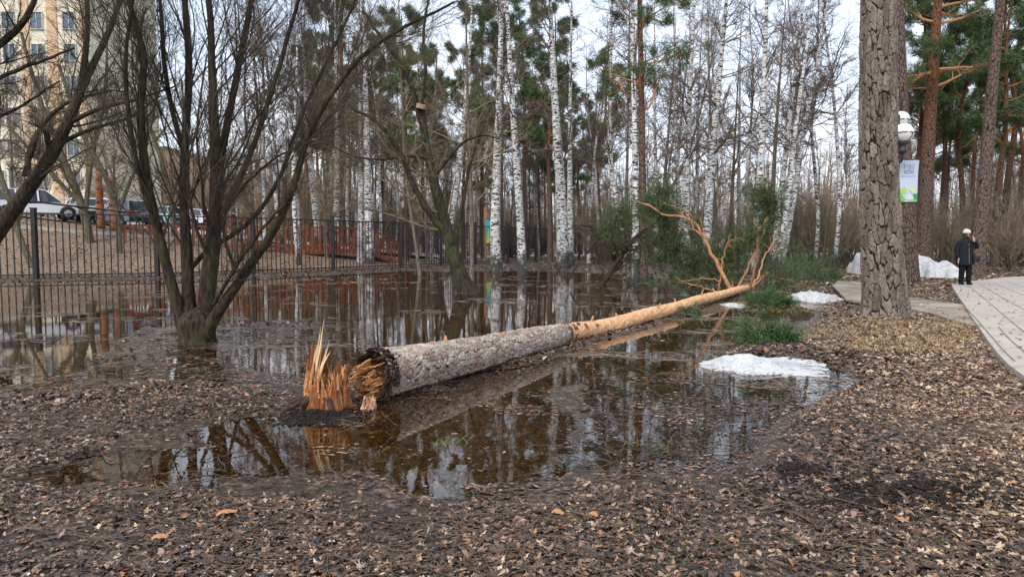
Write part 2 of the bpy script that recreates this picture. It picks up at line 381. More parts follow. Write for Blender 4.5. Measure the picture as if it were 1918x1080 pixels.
# paved plaza and side path
m = M('concrete_paving', .8, .25); v = m.co(); br = m.n('TexBrick'); mp = m.n('Mapping'); mp.inputs['Rotation'].default_value = (0, 0, R(-34)); tcn = m.n('TexCoord')
m.l(tcn.outputs['Object'], mp.inputs[0]); m.l(mp.outputs[0], br.inputs['Vector']); br.inputs['Scale'].default_value = 1.0
br.inputs['Brick Width'].default_value = 1.2; br.inputs['Row Height'].default_value = .6; br.inputs['Mortar Size'].default_value = .008
br.inputs['Color1'].default_value = (.40, .355, .305, 1); br.inputs['Color2'].default_value = (.45, .40, .35, 1); br.inputs['Mortar'].default_value = (.25, .22, .19, 1)
c = m.mix(.6, br.outputs[0], m.ramp(m.noise(v, 1.2, 6, .7), (.3, .62), (.65, 1.)), 'MULTIPLY')
PAVE = m.base(c).bump(br.outputs[1], .3, .005).m
def sheet(name, px, z, mat_, th_=.12):
    P = gp(px, z); g_ = bpy.data.meshes.new(name); n_ = len(P)
    g_.from_pydata([(x, y, z) for x, y in P]+[(x, y, z-th_) for x, y in P], [], [list(range(n_))]+[[i, i+n_, (i+1) % n_+n_, (i+1) % n_] for i in range(n_)])
    g_.materials.append(mat_); o = link(name, g_); o['kind'] = 'structure'; return o
PLAZA_PX = [(1782,531),(1786,540),(1796,556),(1808,572),(1818,590),(1835,614),(1850,636),(1868,660),(1890,683),(1930,712),(2100,830),(2900,900),(5200,560),(2400,511),(1990,513),(1880,519)]
sheet('plaza', PLAZA_PX, .20, PAVE)
sheet('path', [(1806,570),(1834,613),(1800,603),(1740,585),(1700,577),(1640,571),(1585,560),(1570,545),(1560,535),(1570,525),(1600,526),(1640,538),(1700,556),(1760,564)], .155, plain('dirty_path_concrete', (.27, .225, .18), .85, .2, .45, 1.5), .05)
JOINT = plain('paving_joint', (.20, .175, .15), .9, .1)
for k, line in enumerate([[(1815,536),(1845,560),(1880,590),(1940,640)],[(1835,532),(1870,553),(1918,580),(1990,615)],[(1808,575),(1824,592),(1850,622),(1878,655),(1900,676)],[(1870,612),(1890,635),(1930,668)],[(1860,530),(1918,553),(1990,580)],[(1886,528),(1940,545)]]):
    P = resamp([gd(a, b, .20) for a, b in line], 24); P[:, 2] = .203; d = nrm(np.gradient(P, axis=0)); s = np.stack([d[:, 1], -d[:, 0], 0*d[:, 0]], -1)*.012
    V = np.stack([P-s, P+s], 1).reshape(-1, 3)
    link('paving_joint', mesh('paving_joint', V, grid_q(24, 2), mats=[JOINT]))['kind'] = 'structure'
# footpath and kerb beyond the fence
def ribbon(name, pts, wd, dz, mat_, n=60):
    P = resamp([(x, y, 0) for x, y in pts], n); d = nrm(np.gradient(P, axis=0)); s = np.stack([d[:, 1], -d[:, 0], 0*d[:, 0]], -1)
    us = np.linspace(-.5, .5, 6)*wd; Q = P[:, None]+s[:, None]*us[None, :, None]
    Q[..., 2] = ground_z(Q[..., 0], Q[..., 1]).max(axis=1, keepdims=True)+dz
    E = Q[:, [0, -1]].copy(); E[..., 2] -= .25; Q = np.concatenate([E[:, :1], Q, E[:, 1:]], 1)
    o = link(name, mesh(name, Q, grid_q(n, 8), smooth=False, mats=[mat_])); o['kind'] = 'structure'; return o
CONC = plain('pale_concrete', (.38, .35, .31), .85, .2)
ribbon('kerb', [(-36, 33.5), (-27, 35.5), (-19, 39.5), (-10.5, 48), (-5, 55)], .28, .12, CONC)
ribbon('footpath', [(-30, 47), (-16, 51), (-8, 58), (0, 68), (8, 78), (22, 84), (45, 82), (70, 78)], 4.5, .08, plain('footpath_concrete', (.70, .69, .67), .85, .2))

# ------------------------------------------------------------------ leaf litter
def leaf_shape(kind):
    if kind == 0:   a = [(0,-.5),(.22,-.28),(.5,-.30),(.34,-.02),(.52,.18),(.24,.2),(0,.55),(-.24,.2),(-.52,.18),(-.34,-.02),(-.5,-.30),(-.22,-.28)]
    elif kind == 1: a = [(0,-.6),(.10,-.34),(.26,-.25),(.14,-.08),(.30,.06),(.18,.22),(.22,.42),(0,.55),(-.2,.42),(-.17,.2),(-.3,.05),(-.15,-.12)]
    else:           a = [(0,-.55),(.16,-.42),(.28,-.22),(.33,0),(.28,.2),(.15,.4),(0,.55),(-.15,.4),(-.28,.2),(-.33,0),(-.28,-.22),(-.16,-.42)]
    return np.array(a)
def scatter(n, r0, r1, a0=-46, a1=46, pw=1.0):
    u = rng.random(n)
    r = r0*(r1/r0)**u if pw == 1 else (r0**(pw)+u*(r1**pw-r0**pw))**(1/pw)
    a = np.radians(rng.uniform(a0, a1, n)); return r*np.sin(a), r*np.cos(a), r
PLZ = gp(PLAZA_PX, .2)
def litter(n, r0, r1, size, full, pw=1.0):
    X, Y, r = scatter(n, r0, r1, pw=pw); Z = ground_z(X, Y); thin = (Z < .016) & (Z > -.02)
    keep = (poly_sd(X, Y, PLZ) < -.02)
    fl = rng.random(n); mat_fl = (vnoise(X*.9, Y*1.6, 77)+.5*vnoise(X*3, Y*5, 78))/1.5
    deep = Z < -.012
    keep &= ~deep | ((fl < .30) & (Z > -.10)) | (fl < .06) | ((mat_fl > .70) & (fl < .6) & (Z > -.06))
    float_ = deep & ((fl < .012) | (mat_fl > .70))
    keep &= fence_s(X, Y) < 22
    keep &= ~thin | (rng.random(n) < .14+.45*(vnoise(X*2.2, Y*3.5, 90) > .6))
    keep &= (rng.random(n) < .25+1.2*vnoise(X*1.6, Y*2.4, 91)) | (r > 20)
    X, Y, Z, deep, float_ = X[keep], Y[keep], Z[keep], deep[keep], (float_ | thin)[keep]; n = len(X)
    Z = np.where(float_, np.maximum(.003, Z+.003)+rng.random(n)*.004, Z+rng.uniform(.003, .016, n)*np.where(deep, .5, 1))
    s = size*rng.uniform(.55, 1.35, n)*(1+.25*(rng.random(n) < .06))
    kd = rng.choice(3, n, p=[.22, .33, .45]); sh = np.stack([leaf_shape(k) for k in range(3)])[kd]
    if not full: sh = sh[:, ::2]
    k = sh.shape[1]; a = rng.uniform(0, 2*np.pi, n); ca, sa = np.cos(a), np.sin(a)
    sh = sh*(1+.24*rng.normal(size=(n, k, 1)))*np.stack([rng.uniform(.45, 1.05, n), rng.uniform(.7, 1.1, n)], -1)[:, None]
    q = np.concatenate([sh, np.zeros((n, 1, 2))], 1)*s[:, None, None]
    curl = rng.uniform(-.5, 1.0, n)[:, None]*np.where(float_, .1, 1)[:, None]*(q[..., 0]**2)/s[:, None]*1.2+np.where(float_, 0, 1)[:, None]*rng.normal(0, .05, (n, k+1))*s[:, None]
    x = q[..., 0]*ca[:, None]-q[..., 1]*sa[:, None]; y = q[..., 0]*sa[:, None]+q[..., 1]*ca[:, None]
    tl = rng.normal(0, .24, (n, 2))*np.where(float_, .02, 1)[:, None]
    z = Z[:, None]+curl+x*tl[:, :1]+y*tl[:, 1:]
    V = np.stack([X[:, None]+x, Y[:, None]+y, z], -1)
    i = np.arange(k); T = np.stack([i, (i+1) % k, np.full(k, k)], -1)[None]+(np.arange(n)*(k+1))[:, None, None]
    dry_p = np.clip(.05+.80*sstep(X-.34*Y+1.3*(vnoise(X*.8, Y*.8, 4)-.5), .3, 2.0)+.18*(vnoise(X*2, Y*2, 31) > .72), 0, 1)
    mi = np.where(rng.random(n) < dry_p, 1, 0); mi = np.where((mi == 0) & (rng.random(n) < .035), 2, mi)
    return V.reshape(-1, 3), T.reshape(-1, 3), np.repeat(mi, k)
WETL = mk_leaves('wet_brown_leaves', [(.0, (.012, .006, .004)), (.35, (.052, .025, .015)), (.65, (.130, .066, .040)), (.88, (.26, .145, .090)), (1., (.46, .31, .21))], .24, .55)
_b = WETL.node_tree.nodes['Principled BSDF']; _b.inputs['Coat Weight'].default_value = .3; _b.inputs['Coat Roughness'].default_value = .3
DRYL = mk_leaves('dry_tan_leaves', [(.0, (.04, .020, .011)), (.3, (.155, .088, .050)), (.7, (.40, .26, .160)), (1., (.64, .47, .32))], .6, .3)
REDL = mk_leaves('rusty_leaves', [(.0, (.20, .06, .025)), (.6, (.34, .12, .05)), (1., (.5, .24, .10))], .45, .4)
for args in ((105000, 2.6, 9, .041, True, 1.25), (150000, 7.5, 26, .058, False, 1.0), (42000, 24, 66, .13, False, 1.0)):
    V, T, mi = litter(*args); o = link('leaf_litter', mesh('leaf_litter', V, tris=T, mats=[WETL, DRYL, REDL], midx=mi))
    tag(o, {2.6: 'near brown leaf litter carpeting the wet foreground', 7.5: 'brown leaf litter around the puddles and fallen log', 24: 'pale leaf litter under and beyond the fence'}[args[1]], 'leaf litter', kind='stuff')
# a few leaves blown onto the paving
nP = 150; t_ = rng.random(nP); e_ = np.array([gd(a, b, .2)[:2] for a, b in PLAZA_PX[:10]]); L_ = np.r_[0, np.cumsum(np.linalg.norm(np.diff(e_, axis=0), axis=1))]
bx = np.interp(t_*L_[-1], L_, e_[:, 0])+abs(rng.normal(0, .7, nP))+.05; by = np.interp(t_*L_[-1], L_, e_[:, 1])+rng.normal(0, .2, nP)
px_ = np.array([gd(rng.uniform(1560, 1830), rng.uniform(548, 600), .155) for _ in range(110)]); bx = np.r_[bx, px_[:, 0]]; by = np.r_[by, px_[:, 1]]; bz = np.r_[np.full(nP, .208), np.full(110, .163)]
a_ = rng.uniform(0, 6.28, len(bx))[:, None]; sh_ = leaf_shape(0)*[[.05, .05]]; V = np.stack([bx[:, None]+sh_[:, 0]*np.cos(a_)-sh_[:, 1]*np.sin(a_), by[:, None]+sh_[:, 0]*np.sin(a_)+sh_[:, 1]*np.cos(a_), bz[:, None]+rng.uniform(0, .02, (len(bx), 12))], -1)
T_ = np.array([[0, i, i+1] for i in range(1, 11)])[None]+(np.arange(len(bx))*12)[:, None, None]
tag(link('leaf_litter', mesh('leaf_litter', V, tris=T_, mats=[DRYL])), 'stray tan leaves blown onto the beige paving', 'leaf litter', kind='stuff')
# fallen twigs lying about
X, Y, r = scatter(5200, 2.8, 24); Z = ground_z(X, Y); k = (Z > -.03) & (poly_sd(X, Y, PLZ) < 0); X, Y, Z = X[k], Y[k], Z[k]; n = len(X)
d = np.stack([rng.normal(size=n), rng.normal(size=n), 0*X], -1)
P, Rd = limbs(np.stack([X, Y, np.maximum(Z, 0)+.012], -1), d, rng.uniform(.06, .55, n)*rng.uniform(.5, 1, n), rng.uniform(.0015, .0045, n), 5, .16, 0)
P[..., 2] = np.maximum(ground_z(P[..., 0], P[..., 1]), 0)+.008+rng.uniform(0, .02, P.shape[:2]); V, Q = tubes(P, Rd, 4)
nl = 260; an = np.radians(rng.uniform(-40, 12, nl)); rn = rng.uniform(3.5, 10, nl); X, Y = rn*np.sin(an), rn*np.cos(an)
P2, R2 = limbs(np.stack([X, Y, 0*X], -1), np.stack([1+.5*rng.normal(size=nl), .5*rng.normal(size=nl), 0*X], -1), rng.uniform(.4, 1.3, nl), rng.uniform(.002, .005, nl), 12, .10, 0)
P2[..., 2] = np.maximum(ground_z(P2[..., 0], P2[..., 1]), 0)+.012+rng.uniform(0, .015, P2.shape[:2]); kk_ = (ground_z(P2[..., 0], P2[..., 1]).mean(1) > .008); P2, R2 = P2[kk_], R2[kk_]; V2, Q2 = tubes(P2, R2, 4); Q = np.concatenate([Q, Q2+len(V)]); V = np.concatenate([V, V2])
tag(link('twig_litter', mesh('twig_litter', V, Q, mats=[plain('dead_twig', (.085, .062, .045), .7, .3, .6, 2)])), 'thin dead twigs scattered over the wet leaves', 'twigs', kind='stuff')
# floating debris on the flood
X, Y, r = scatter(9000, 9, 31, -40, 20); Z = ground_z(X, Y); k = (Z < -.01) & (fbm(X*.5, Y*1.1, 61, 3) > .16); X, Y = X[k], Y[k]; n = len(X)
P, Rd = limbs(np.stack([X, Y, 0*X+.004], -1), np.stack([rng.normal(size=n), .5*rng.normal(size=n), 0*X], -1), rng.uniform(.05, .35, n), np.full(n, .006), 3, .1, 0)
P[..., 2] = .004; V, Q = tubes(P, Rd, 3)
tag(link('floating_debris', mesh('floating_debris', V, Q, mats=[plain('floating_straw', (.17, .14, .11), .7, .3, .6, 2)])), 'bits of straw and twig floating on the flooded ground', 'debris', kind='stuff')
# grass
def blades(C, n, hgt, spr, wd=.004, lean=.5):
    """C (k,3) tuft centres -> thin triangles"""
    c = np.repeat(C, n, 0); N = len(c); a = rng.uniform(0, 2*np.pi, N); rr_ = spr*np.sqrt(rng.random(N))
    b = c+np.stack([rr_*np.cos(a), rr_*np.sin(a), 0*a], -1); h = hgt*rng.uniform(.5, 1.2, N)
    t = b+np.stack([h*lean*rng.normal(size=N), h*lean*rng.normal(size=N), h], -1); s = np.stack([np.cos(a), np.sin(a), 0*a], -1)*wd
    mid = (b*.45+t*.55)+np.stack([0*h, 0*h, h*.12], -1)
    V = np.stack([b-s, b+s, mid+s*.7, mid-s*.7, t], 1); i = (np.arange(N)*5)[:, None]
    return V.reshape(-1, 3), i+np.array([[0, 1, 2, 3]]), i+np.array([[3, 2, 4]])
GRASS = mk_needles('grass_blades', (.05, .08, .02), (.14, .20, .06)); DGRASS = mk_needles('dry_grass', (.26, .17, .08), (.48, .35, .20))
X, Y, r = scatter(900, 2.9, 16); Z = ground_z(X, Y); k = (Z > -.01) & (poly_sd(X, Y, PLZ) < -.1) & ((fbm(X*.6, Y*.6, 71, 2) > .12)); C = np.stack([X, Y, Z], -1)[k]
g = G(); g.add(*blades(C, 9, .035, .05, .0022, .7))
for px, py in ((617,740),(700,560+32),(388,692),(830,830),(1210,843),(395,785),(545,538),(1050,570)):
    c = gd(px, py, 0); g.add(*blades(np.array([c]*1)+rng.normal(0, .06, (4, 3))*[1.6, 1, 0], 12, .05, .07, .003, .9))
tag(g.obj('grass', GRASS), 'sparse short green grass tufts among wet leaves', 'grass', kind='stuff')
X, Y, r = scatter(1500, 10, 19, 18, 34); k = (fbm(X*.5, Y*.5, 73, 2) > .0) & (poly_sd(X, Y, PLZ) < -.1); C = np.stack([X, Y, ground_z(X, Y)], -1)[k]
tag(G().add(*blades(C, 8, .06, .10, .004, 1.0)).obj('dry_grass', DGRASS), 'straw-coloured dry grass around the foot of the big pine', 'dry grass', kind='stuff')

# ------------------------------------------------------------------ trees
def crown(name, P, Rd, levels, mat_, parent, sides=(5, 4, 3, 3), g_=None, keep=None):
    """grow branch levels from parent polylines; returns last level"""
    g_ = g_ or rng; G_ = G(); last = (P, Rd)
    for i, (k, t0, t1, a0, a1, l0, l1, rr_, m_, wob, up) in enumerate(levels):
        if i == 0 and isinstance(l0, tuple): p, D, Ln, r_ = kids(*last, k, t0, t1, a0, a1, l0[0], l1, rr_, g_, ln=l0[1])
        else: p, D, Ln, r_ = kids(*last, k, t0, t1, a0, a1, l0, l1, rr_, g_)
        last = limbs(p, D, Ln, r_, m_, wob, up, g=g_); V, Q = tubes(*last, sides[i]); G_.add(V, Q)
    G_.obj(name, mat_, parent); return last
def tufts(tips, n, ln, wd, spread=.9, g_=None):
    """needle sprays: thin tapering blades round each (pos, dir)"""
    g_ = g_ or rng; p, d = tips; p = np.repeat(p, n, 0); d = np.repeat(d, n, 0); N = len(p)
    v = nrm(nrm(d)+g_.normal(0, spread, (N, 3))); s = nrm(np.cross(v, g_.normal(size=(N, 3))))*wd
    p = p+g_.normal(0, ln*.35, (N, 3)); l = ln*g_.uniform(.6, 1.2, N)[:, None]
    V = np.stack([p-s, p+s, p+v*l], 1).reshape(-1, 3); return V, None, np.arange(N*3).reshape(-1, 3)
def trunk_obj(parent, pts, rad, mat_, n=14, m=40, bumpy=.04, flare=1.5, seed=0, it=2):
    P = resamp(np.c_[np.array(pts), np.array(rad)], m, it); p, r = P[:, :3], P[:, 3]
    z = np.linspace(0, 1, m); L_ = np.linalg.norm(np.diff(p, axis=0), axis=1).sum()
    r = r*(1+(flare-1)*np.exp(-z*L_/.30)); V, Q = tubes(p[None], r[None], n)
    V = V.reshape(m, n, 3); c = p[:, None]; a = np.arange(n)/n*2*np.pi
    k = 1+bumpy*(vnoise(z[:, None]*L_*2.5+0*a, 3*np.cos(a)+0*z[:, None]+9, seed)-.5)*2+.5*bumpy*np.sin(a*5+seed)[None]*np.exp(-z*L_/.4)[:, None]*4
    V = c+(V-c)*k[..., None]
    link('trunk', mesh('trunk', V, Q, smooth=True, mats=[mat_]), parent); return p, r
BUP = [(36, .30, .99, .6, 1.35, .07, .19, .26, 6, .13, .05), (9, .15, 1, .5, 1.1, .25, .6, .55, 5, .20, -.02), (7, .2, 1, .4, 1., .35, .8, .75, 4, .25, -.12)]
def birch(px, py, pts_px, w_px, label, name='birch', height=19, mat_=BIRCH, tw=BTWIG, lv=None, group=None, Y=None, lean=0.0):
    """trunk traced through the photo's bearings at its own distance, then carried on to its full height"""
    b = onland(px, py) if Y is None else at(px, py, Y)
    if Y is not None: b[2] = gz(b[0], b[1])
    Y = b[1]; root = thing(name, label, 'tree', b, group); r0 = w_px/2/FPX*Y
    pts = [np.array([0, 0, -.25])]+[np.zeros(3)]
    for q, (x, y) in enumerate(pts_px): pts.append(at(x, y, Y+lean*(q+1))-b)
    t = nrm(pts[-1]-pts[-2]); rem = height-pts[-1][2]
    if rem > 1: pts += [pts[-1]+(t*.6+np.array([0, 0, .5]))*rem*.5, pts[-1]+(t*.5+np.array([0, 0, .6]))*rem]
    hs = np.array([max(p[2], 0) for p in pts]); rad = r0*np.clip(1-hs/height*.92, .1, 1)
    p, r = trunk_obj(root, pts, rad, mat_, seed=int(px) % 97)
    crown('crown', p[None], r[None], lv or BUP, tw, root); return root
SEEN = []
KMIN[0] = .0028
MAIN = [  # px, py (foot), way points, width, label
 (932,517,[(926,440),(933,250),(940,0)],21,'thick white birch standing in water just right of the blue-green sign'),
 (979,514,[(974,400),(962,230),(948,0)],17,'slim white birch with dark foot right of the birch by the blue-green sign'),
 (1055,502,[(1052,380),(1040,200),(1030,0)],25,'leaning white birch with mossy foot on the far shore, left one of its pair'),
 (1069,496,[(1067,360),(1068,180),(1071,0)],14,'straight white birch behind the mossy-footed leaning birch'),
 (1178,505,[(1168,430),(1143,330),(1142,180),(1146,0)],13,'crooked slim birch bending left above the fallen dark tree'),
 (1190,522,[(1191,400),(1188,200),(1184,0)],15,'white birch right beside the brown pine above the fallen crown'),
 (1229,492,[(1229,400),(1226,200),(1226,0)],10,'narrow birch between the brown pine and the tall white birches'),
 (1278,498,[(1272,380),(1264,200),(1262,0)],10,'narrow pale birch left of the tallest white birch cluster'),
 (1286,505,[(1284,380),(1290,200),(1301,0)],17,'tall white birch behind the long bent limb of the fallen pine'),
 (1306,492,[(1305,360),(1308,180),(1317,0)],9,'thin grey-white birch squeezed between two stout birches'),
 (1322,508,[(1326,400),(1342,200),(1361,0)],18,'stout white birch leaning right behind the fallen pine crown'),
 (1384,490,[(1383,380),(1385,200),(1388,0)],9,'thin ruler-straight birch between the stout leaning birch and the fork'),
 (1412,512,[(1420,400),(1430,200),(1436,0)],17,'white birch rising directly behind the fork of the fallen pine'),
 (1446,505,[(1458,400),(1480,220),(1506,0)],13,'leftmost white birch of the leaning clump left of the bare shrubs'),
 (1455,508,[(1473,400),(1492,220),(1524,0)],12,'middle white birch of the leaning clump left of the bare shrubs'),
 (1462,506,[(1482,400),(1510,220),(1552,0)],12,'rightmost white birch of the leaning clump left of the bare shrubs'),
]
for px, py, w_, wd, lb in MAIN: birch(px, py, w_, wd, lb)
birch(676, 480, [(677,400),(676,200),(672,0)], 15, 'dark-barked twin left of the blotched birch near the red railing', mat_=DBIRCH, Y=43)
for px, Y, w_, wd, lb in ((692,42.5,[(691,420),(687,280),(683,90),(680,0)],18,'white birch with black blotches seen against the red wooden railing, right of a dark twin'),
 (560,38,[(553,430),(548,330),(556,150)],9,'slender birch by the fence left of the red railing end'),
 (838,48,[(838,440),(850,380),(868,250),(882,60)],19,'white birch leaning right behind the dark leaning willow'),
 (598,46,[(590,380),(576,250),(565,60)],15,'birch standing behind the red railing left of the straight grey one'),
                          (631,47,[(630,380),(631,250),(628,60)],13,'straight birch behind the middle of the red railing'),
                          (500,48,[(495,330),(480,180)],11,'birch behind the red railing seen between the willow limbs'),
                          (1125,75,[(1110,330),(1118,200)],9,'leaning thin birch in the wood beyond the bench'),
                          (1100,80,[(1092,380),(1110,270)],7,'short bent birch far beyond the park bench')):
    birch(px, 480, w_, wd, lb, Y=Y)
BRL = [(26, .2, .98, .5, 1.2, .10, .28, .4, 6, .16, .05), (8, .1, 1, .4, 1.1, .3, .6, .5, 5, .22, .02), (5, .1, 1, .4, 1.1, .3, .7, .6, 4, .25, 0)]
for px, py, w_, wd, lb in ((1367,492,[(1372,350),(1382,150),(1388,60),(1396,0)],9,'bare brown tree thin between two birches behind the fallen crown'),
    (1445,500,[(1447,350),(1460,150),(1472,0)],12,'dark brown bare tree just left of the leaning birch clump'),
    (1243,500,[(1240,400),(1252,250),(1262,120)],9,'thin forked brown tree behind the fallen pine needles'),
    (1272,502,[(1240,390),(1270,330),(1300,260)],8,'crooked brown sapling leaning right among the birches'),
    (1345,498,[(1338,380),(1330,200),(1325,0)],9,'dark thin trunk right of the stout leaning birch'),
    (1170,512,[(1172,420),(1175,300),(1178,100)],8,'thin dark sapling left of the pine on the far shore'),
    (884,530,[(884,400),(880,330),(876,200)],9,'thin pale sapling standing in water between willow and sign'),
    (788,525,[(775,430),(760,340),(755,250)],7,'thin dark sapling left of the leaning willow')):
    birch(px, py, w_, wd, lb, name='bare_tree', height=15, mat_=BROWN, tw=BRTWIG, lv=BRL)

# pines
def pine(loc, pts, rad, label, mat_=PINE, seed=1, h=20, t0=.5, nb=26, group=None, root=None, dens=1.0, blade=(.22, .010)):
    g_ = np.random.default_rng(seed); root = root or thing('pine_tree', label, 'tree', loc, group)
    p, r = trunk_obj(root, pts, rad, mat_, n=20, m=50, bumpy=.03, flare=1.35, seed=seed)
    G_ = G(); P1, D1, L1, R1 = kids(p[None], r[None], nb, t0, .99, 1.1, 1.7, .10, .17, .38, g_)
    D1 = D1*[1, 1, .4]+[0, 0, .12]; a = limbs(P1, D1, L1, R1, 7, .16, .05, g=g_); V, Q = tubes(*a, 5); G_.add(V, Q)
    b = limbs(*kids(*a, 7, .3, 1, .4, 1.0, .25, .5, .5, g_), 5, .2, .03, g=g_); V, Q = tubes(*b, 3); G_.add(V, Q)
    c = limbs(*kids(*b, 4, .3, 1, .4, 1.0, .3, .6, .5, g_), 3, .2, .06, g=g_); V, Q = tubes(*c, 3); G_.add(V, Q)
    G_.obj('branches', LIMB if mat_ is PINE else BROWN, root)
    tp = np.concatenate([c[0][:, -1], c[0][:, 1], b[0][:, -1]]); td = np.concatenate([c[0][:, -1]-c[0][:, -2], c[0][:, 1]-c[0][:, 0], b[0][:, -1]-b[0][:, -2]])
    V, _, T = tufts((tp, td), int(16*dens), blade[0], blade[1], .7, g_)
    link('crown', mesh('crown', V, tris=T, mats=[NEEDLE]), root); return root
def pine_px(px, py, way, w_px, label, Y=None, h=20, t0=.5, seed=1, mat_=PINE, **k):
    b = onland(px, py) if Y is None else at(px, py, Y); b[2] = gz(b[0], b[1]); Y = b[1]; r0 = w_px/2/FPX*Y
    pts = [np.array([0, 0, -.3]), np.zeros(3)]+[at(x, y, Y)-b for x, y in way]; t = nrm(pts[-1]-pts[-2])
    rem = h-pts[-1][2]; pts += [pts[-1]+t*rem*.5, pts[-1]+t*rem]
    hs = np.array([max(q[2], 0) for q in pts]); rad = r0*np.clip(1-hs/h*.85, .08, 1)
    return pine(b, pts, rad, label, mat_, seed, h, t0, **k)
pine_px(1206, 522, [(1204,400),(1202,200),(1198,0)], 17, 'brown pine with green boughs beside the white birch on the shore', h=19, t0=.38, seed=3, nb=34)
pine_px(1703, 530, [(1698,420),(1688,250),(1680,0)], 36, 'reddish pine trunk half hidden behind the big foreground pine', h=20, t0=.55, seed=4, mat_=DPINE)
pine_px(1730, 492, [(1735,330),(1748,130),(1757,0)], 29, 'pine with bright orange upper trunk behind the banner', h=23, t0=.42, seed=5, Y=36, nb=34)
pine_px(1828, 517, [(1845,330),(1862,120),(1874,0)], 27, 'tall dark reddish pine right behind the walking person', h=22, t0=.55, seed=6, mat_=DPINE)

# the big foreground pine with modelled bark plates
def plated(root, name, P, r, mat_, nu, vs, n=150, m=700, depth=.035, seed=0, fl=None, part=None, warp=.35, rough=0):
    P = np.asarray(P); L_ = np.r_[0, np.cumsum(np.linalg.norm(np.diff(P, axis=0), axis=1))]; t = np.linspace(0, L_[-1], m)
    p = np.stack([np.interp(t, L_, P[:, k]) for k in range(3)], -1); rad = np.interp(t, L_, r)
    V, Q = tubes(p[None], rad[None], n); V = V.reshape(m, n, 3); a = np.arange(n)/n
    A = a[None]+0*t[:, None]; T_ = t[:, None]+0*A; w1 = fbm(np.cos(A*6.283)*2+T_*2.3, np.sin(A*6.283)*2+T_*1.1, seed, 3)
    w2 = fbm(np.cos(A*6.283)*3+T_*1.3+7, np.sin(A*6.283)*3+T_*3.1, seed+3, 3)
    _, e1, c1 = voro(np.mod(A*nu+warp*w1, nu), T_*vs+warp*w2, nu, seed+11)
    w3 = vnoise(A*nu*5+T_*3, T_*vs*4, seed+31)-.5; e1 = e1+.16*rough*w3
    cr_ = sstep(e1, .02, .14); _, e2, c2 = voro(np.mod(A*nu*2+warp*w2, nu*2), T_*vs*1.8+warp*w1, nu*2, seed+23)
    cr_ = cr_*(.55+.45*sstep(e2, .0, .12)); hgt = depth*(cr_-.6)+depth*.5*(c1-.5)*cr_+.012*w1+(.006+.010*rough)*fbm(A*nu*4, T_*vs*7, seed+5, 3)*cr_
    nl = nrm(V-p[:, None]); V = V+nl*hgt[..., None]
    if fl is not None: V = V+nl*fl(A, T_)[..., None]
    o = link(name, mesh(name, V, Q, smooth=True, mats=[mat_], attrs={'crack': cr_, 'cell': c1*.6+c2*.4}), root); return V, p
BARK = mk_plates('pine_plate_bark', (.018, .013, .010), (.10, .075, .060), (.33, .265, .22))
b = onland(1658, 592); b[2] = gz(b[0], b[1]); root = thing('pine_tree', 'massive pine trunk with deeply cracked plated bark in the right foreground', 'tree', b)
P = [np.array([0, 0, -.3]), np.zeros(3)]+[at(x, y, b[1])-b for x, y in ((1652,480),(1644,300),(1645,100),(1646,0))]; P += [P[-1]+np.array([.05, 0, 5]), P[-1]+np.array([.1, 0, 12])]
P = resamp(P, 60); rad = np.interp(P[:, 2], [-.3, 0, .25, .8, 3, 7, 18], [.50, .43, .39, .355, .322, .285, .10])
sel = P[:, 2] < 7.6
V, pp = plated(root, 'trunk', P[sel], rad[sel], BARK, 19, 2.5, n=260, m=1000, depth=.036, seed=2, warp=.62, rough=1,
   fl=lambda A, T_: .10*np.exp(-T_/.35)*np.maximum(0, np.sin(A*6.283*5+1))**2)
u_ = G().add(*tubes(P[P[:, 2] > 7.3][None], rad[P[:, 2] > 7.3][None], 20)); u_.obj('upper_trunk', PINE, root, True)
g_ = np.random.default_rng(9); hp = P[P[:, 2] > 8.5][None]; hr = rad[P[:, 2] > 8.5][None]
a_ = limbs(*kids(hp, hr, 22, .1, .99, 1.0, 1.6, .22, .38, .35, g_), 7, .16, .05, g=g_); G_ = G(); G_.add(*tubes(*a_, 5))
b_ = limbs(*kids(*a_, 8, .3, 1, .4, 1., .25, .5, .5, g_), 5, .2, .03, g=g_); G_.add(*tubes(*b_, 3)); G_.obj('branches', LIMB, root)
V, _, T = tufts((np.concatenate([b_[0][:, -1], b_[0][:, 2]]), np.concatenate([b_[0][:, -1]-b_[0][:, 0]]*2)), 40, .3, .012, .7, g_); link('crown', mesh('crown', V, tris=T, mats=[NEEDLE]), root)

KMIN[0] = .0020
# willows: stems traced, shoots grown
def willow(base_px, Y, stems, label, mat_, tw, levels, name='willow_tree', flare=None, stub=None):
    b = at(*base_px, Y); b[2] = gz(b[0], b[1]); root = thing(name, label, 'tree', b)
    PP = []; RR_ = []; G_ = G(); M_ = 26
    for st in stems:
        p = resamp([(*(at(x, y, Y+dy)-b), w_*.74/2/FPX*Y) for x, y, dy, w_ in st], M_, 2)
        L_ = np.linalg.norm(np.diff(p[:, :3], axis=0), axis=1).sum(); p[1:, :3] += rng.normal(0, .008, (M_-1, 3))*np.linspace(0, 1, M_-1)[:, None]
        V, Q = tubes(p[None, :, :3], p[None, :, 3], 14); V = V.reshape(M_, 14, 3); V = p[:, None, :3]+(V-p[:, None, :3])*(1+.10*rng.normal(size=(M_, 14, 1))*np.minimum(1, .3))
        G_.add(V, Q); PP.append(p[:, :3]); RR_.append(p[:, 3])
    if flare: G_.add(*flare(b, Y))
    G_.obj('trunk', mat_, root, True)
    crown('crown', np.array(PP), np.array(RR_), levels, tw, root, sides=(6, 4, 3, 3)); return root
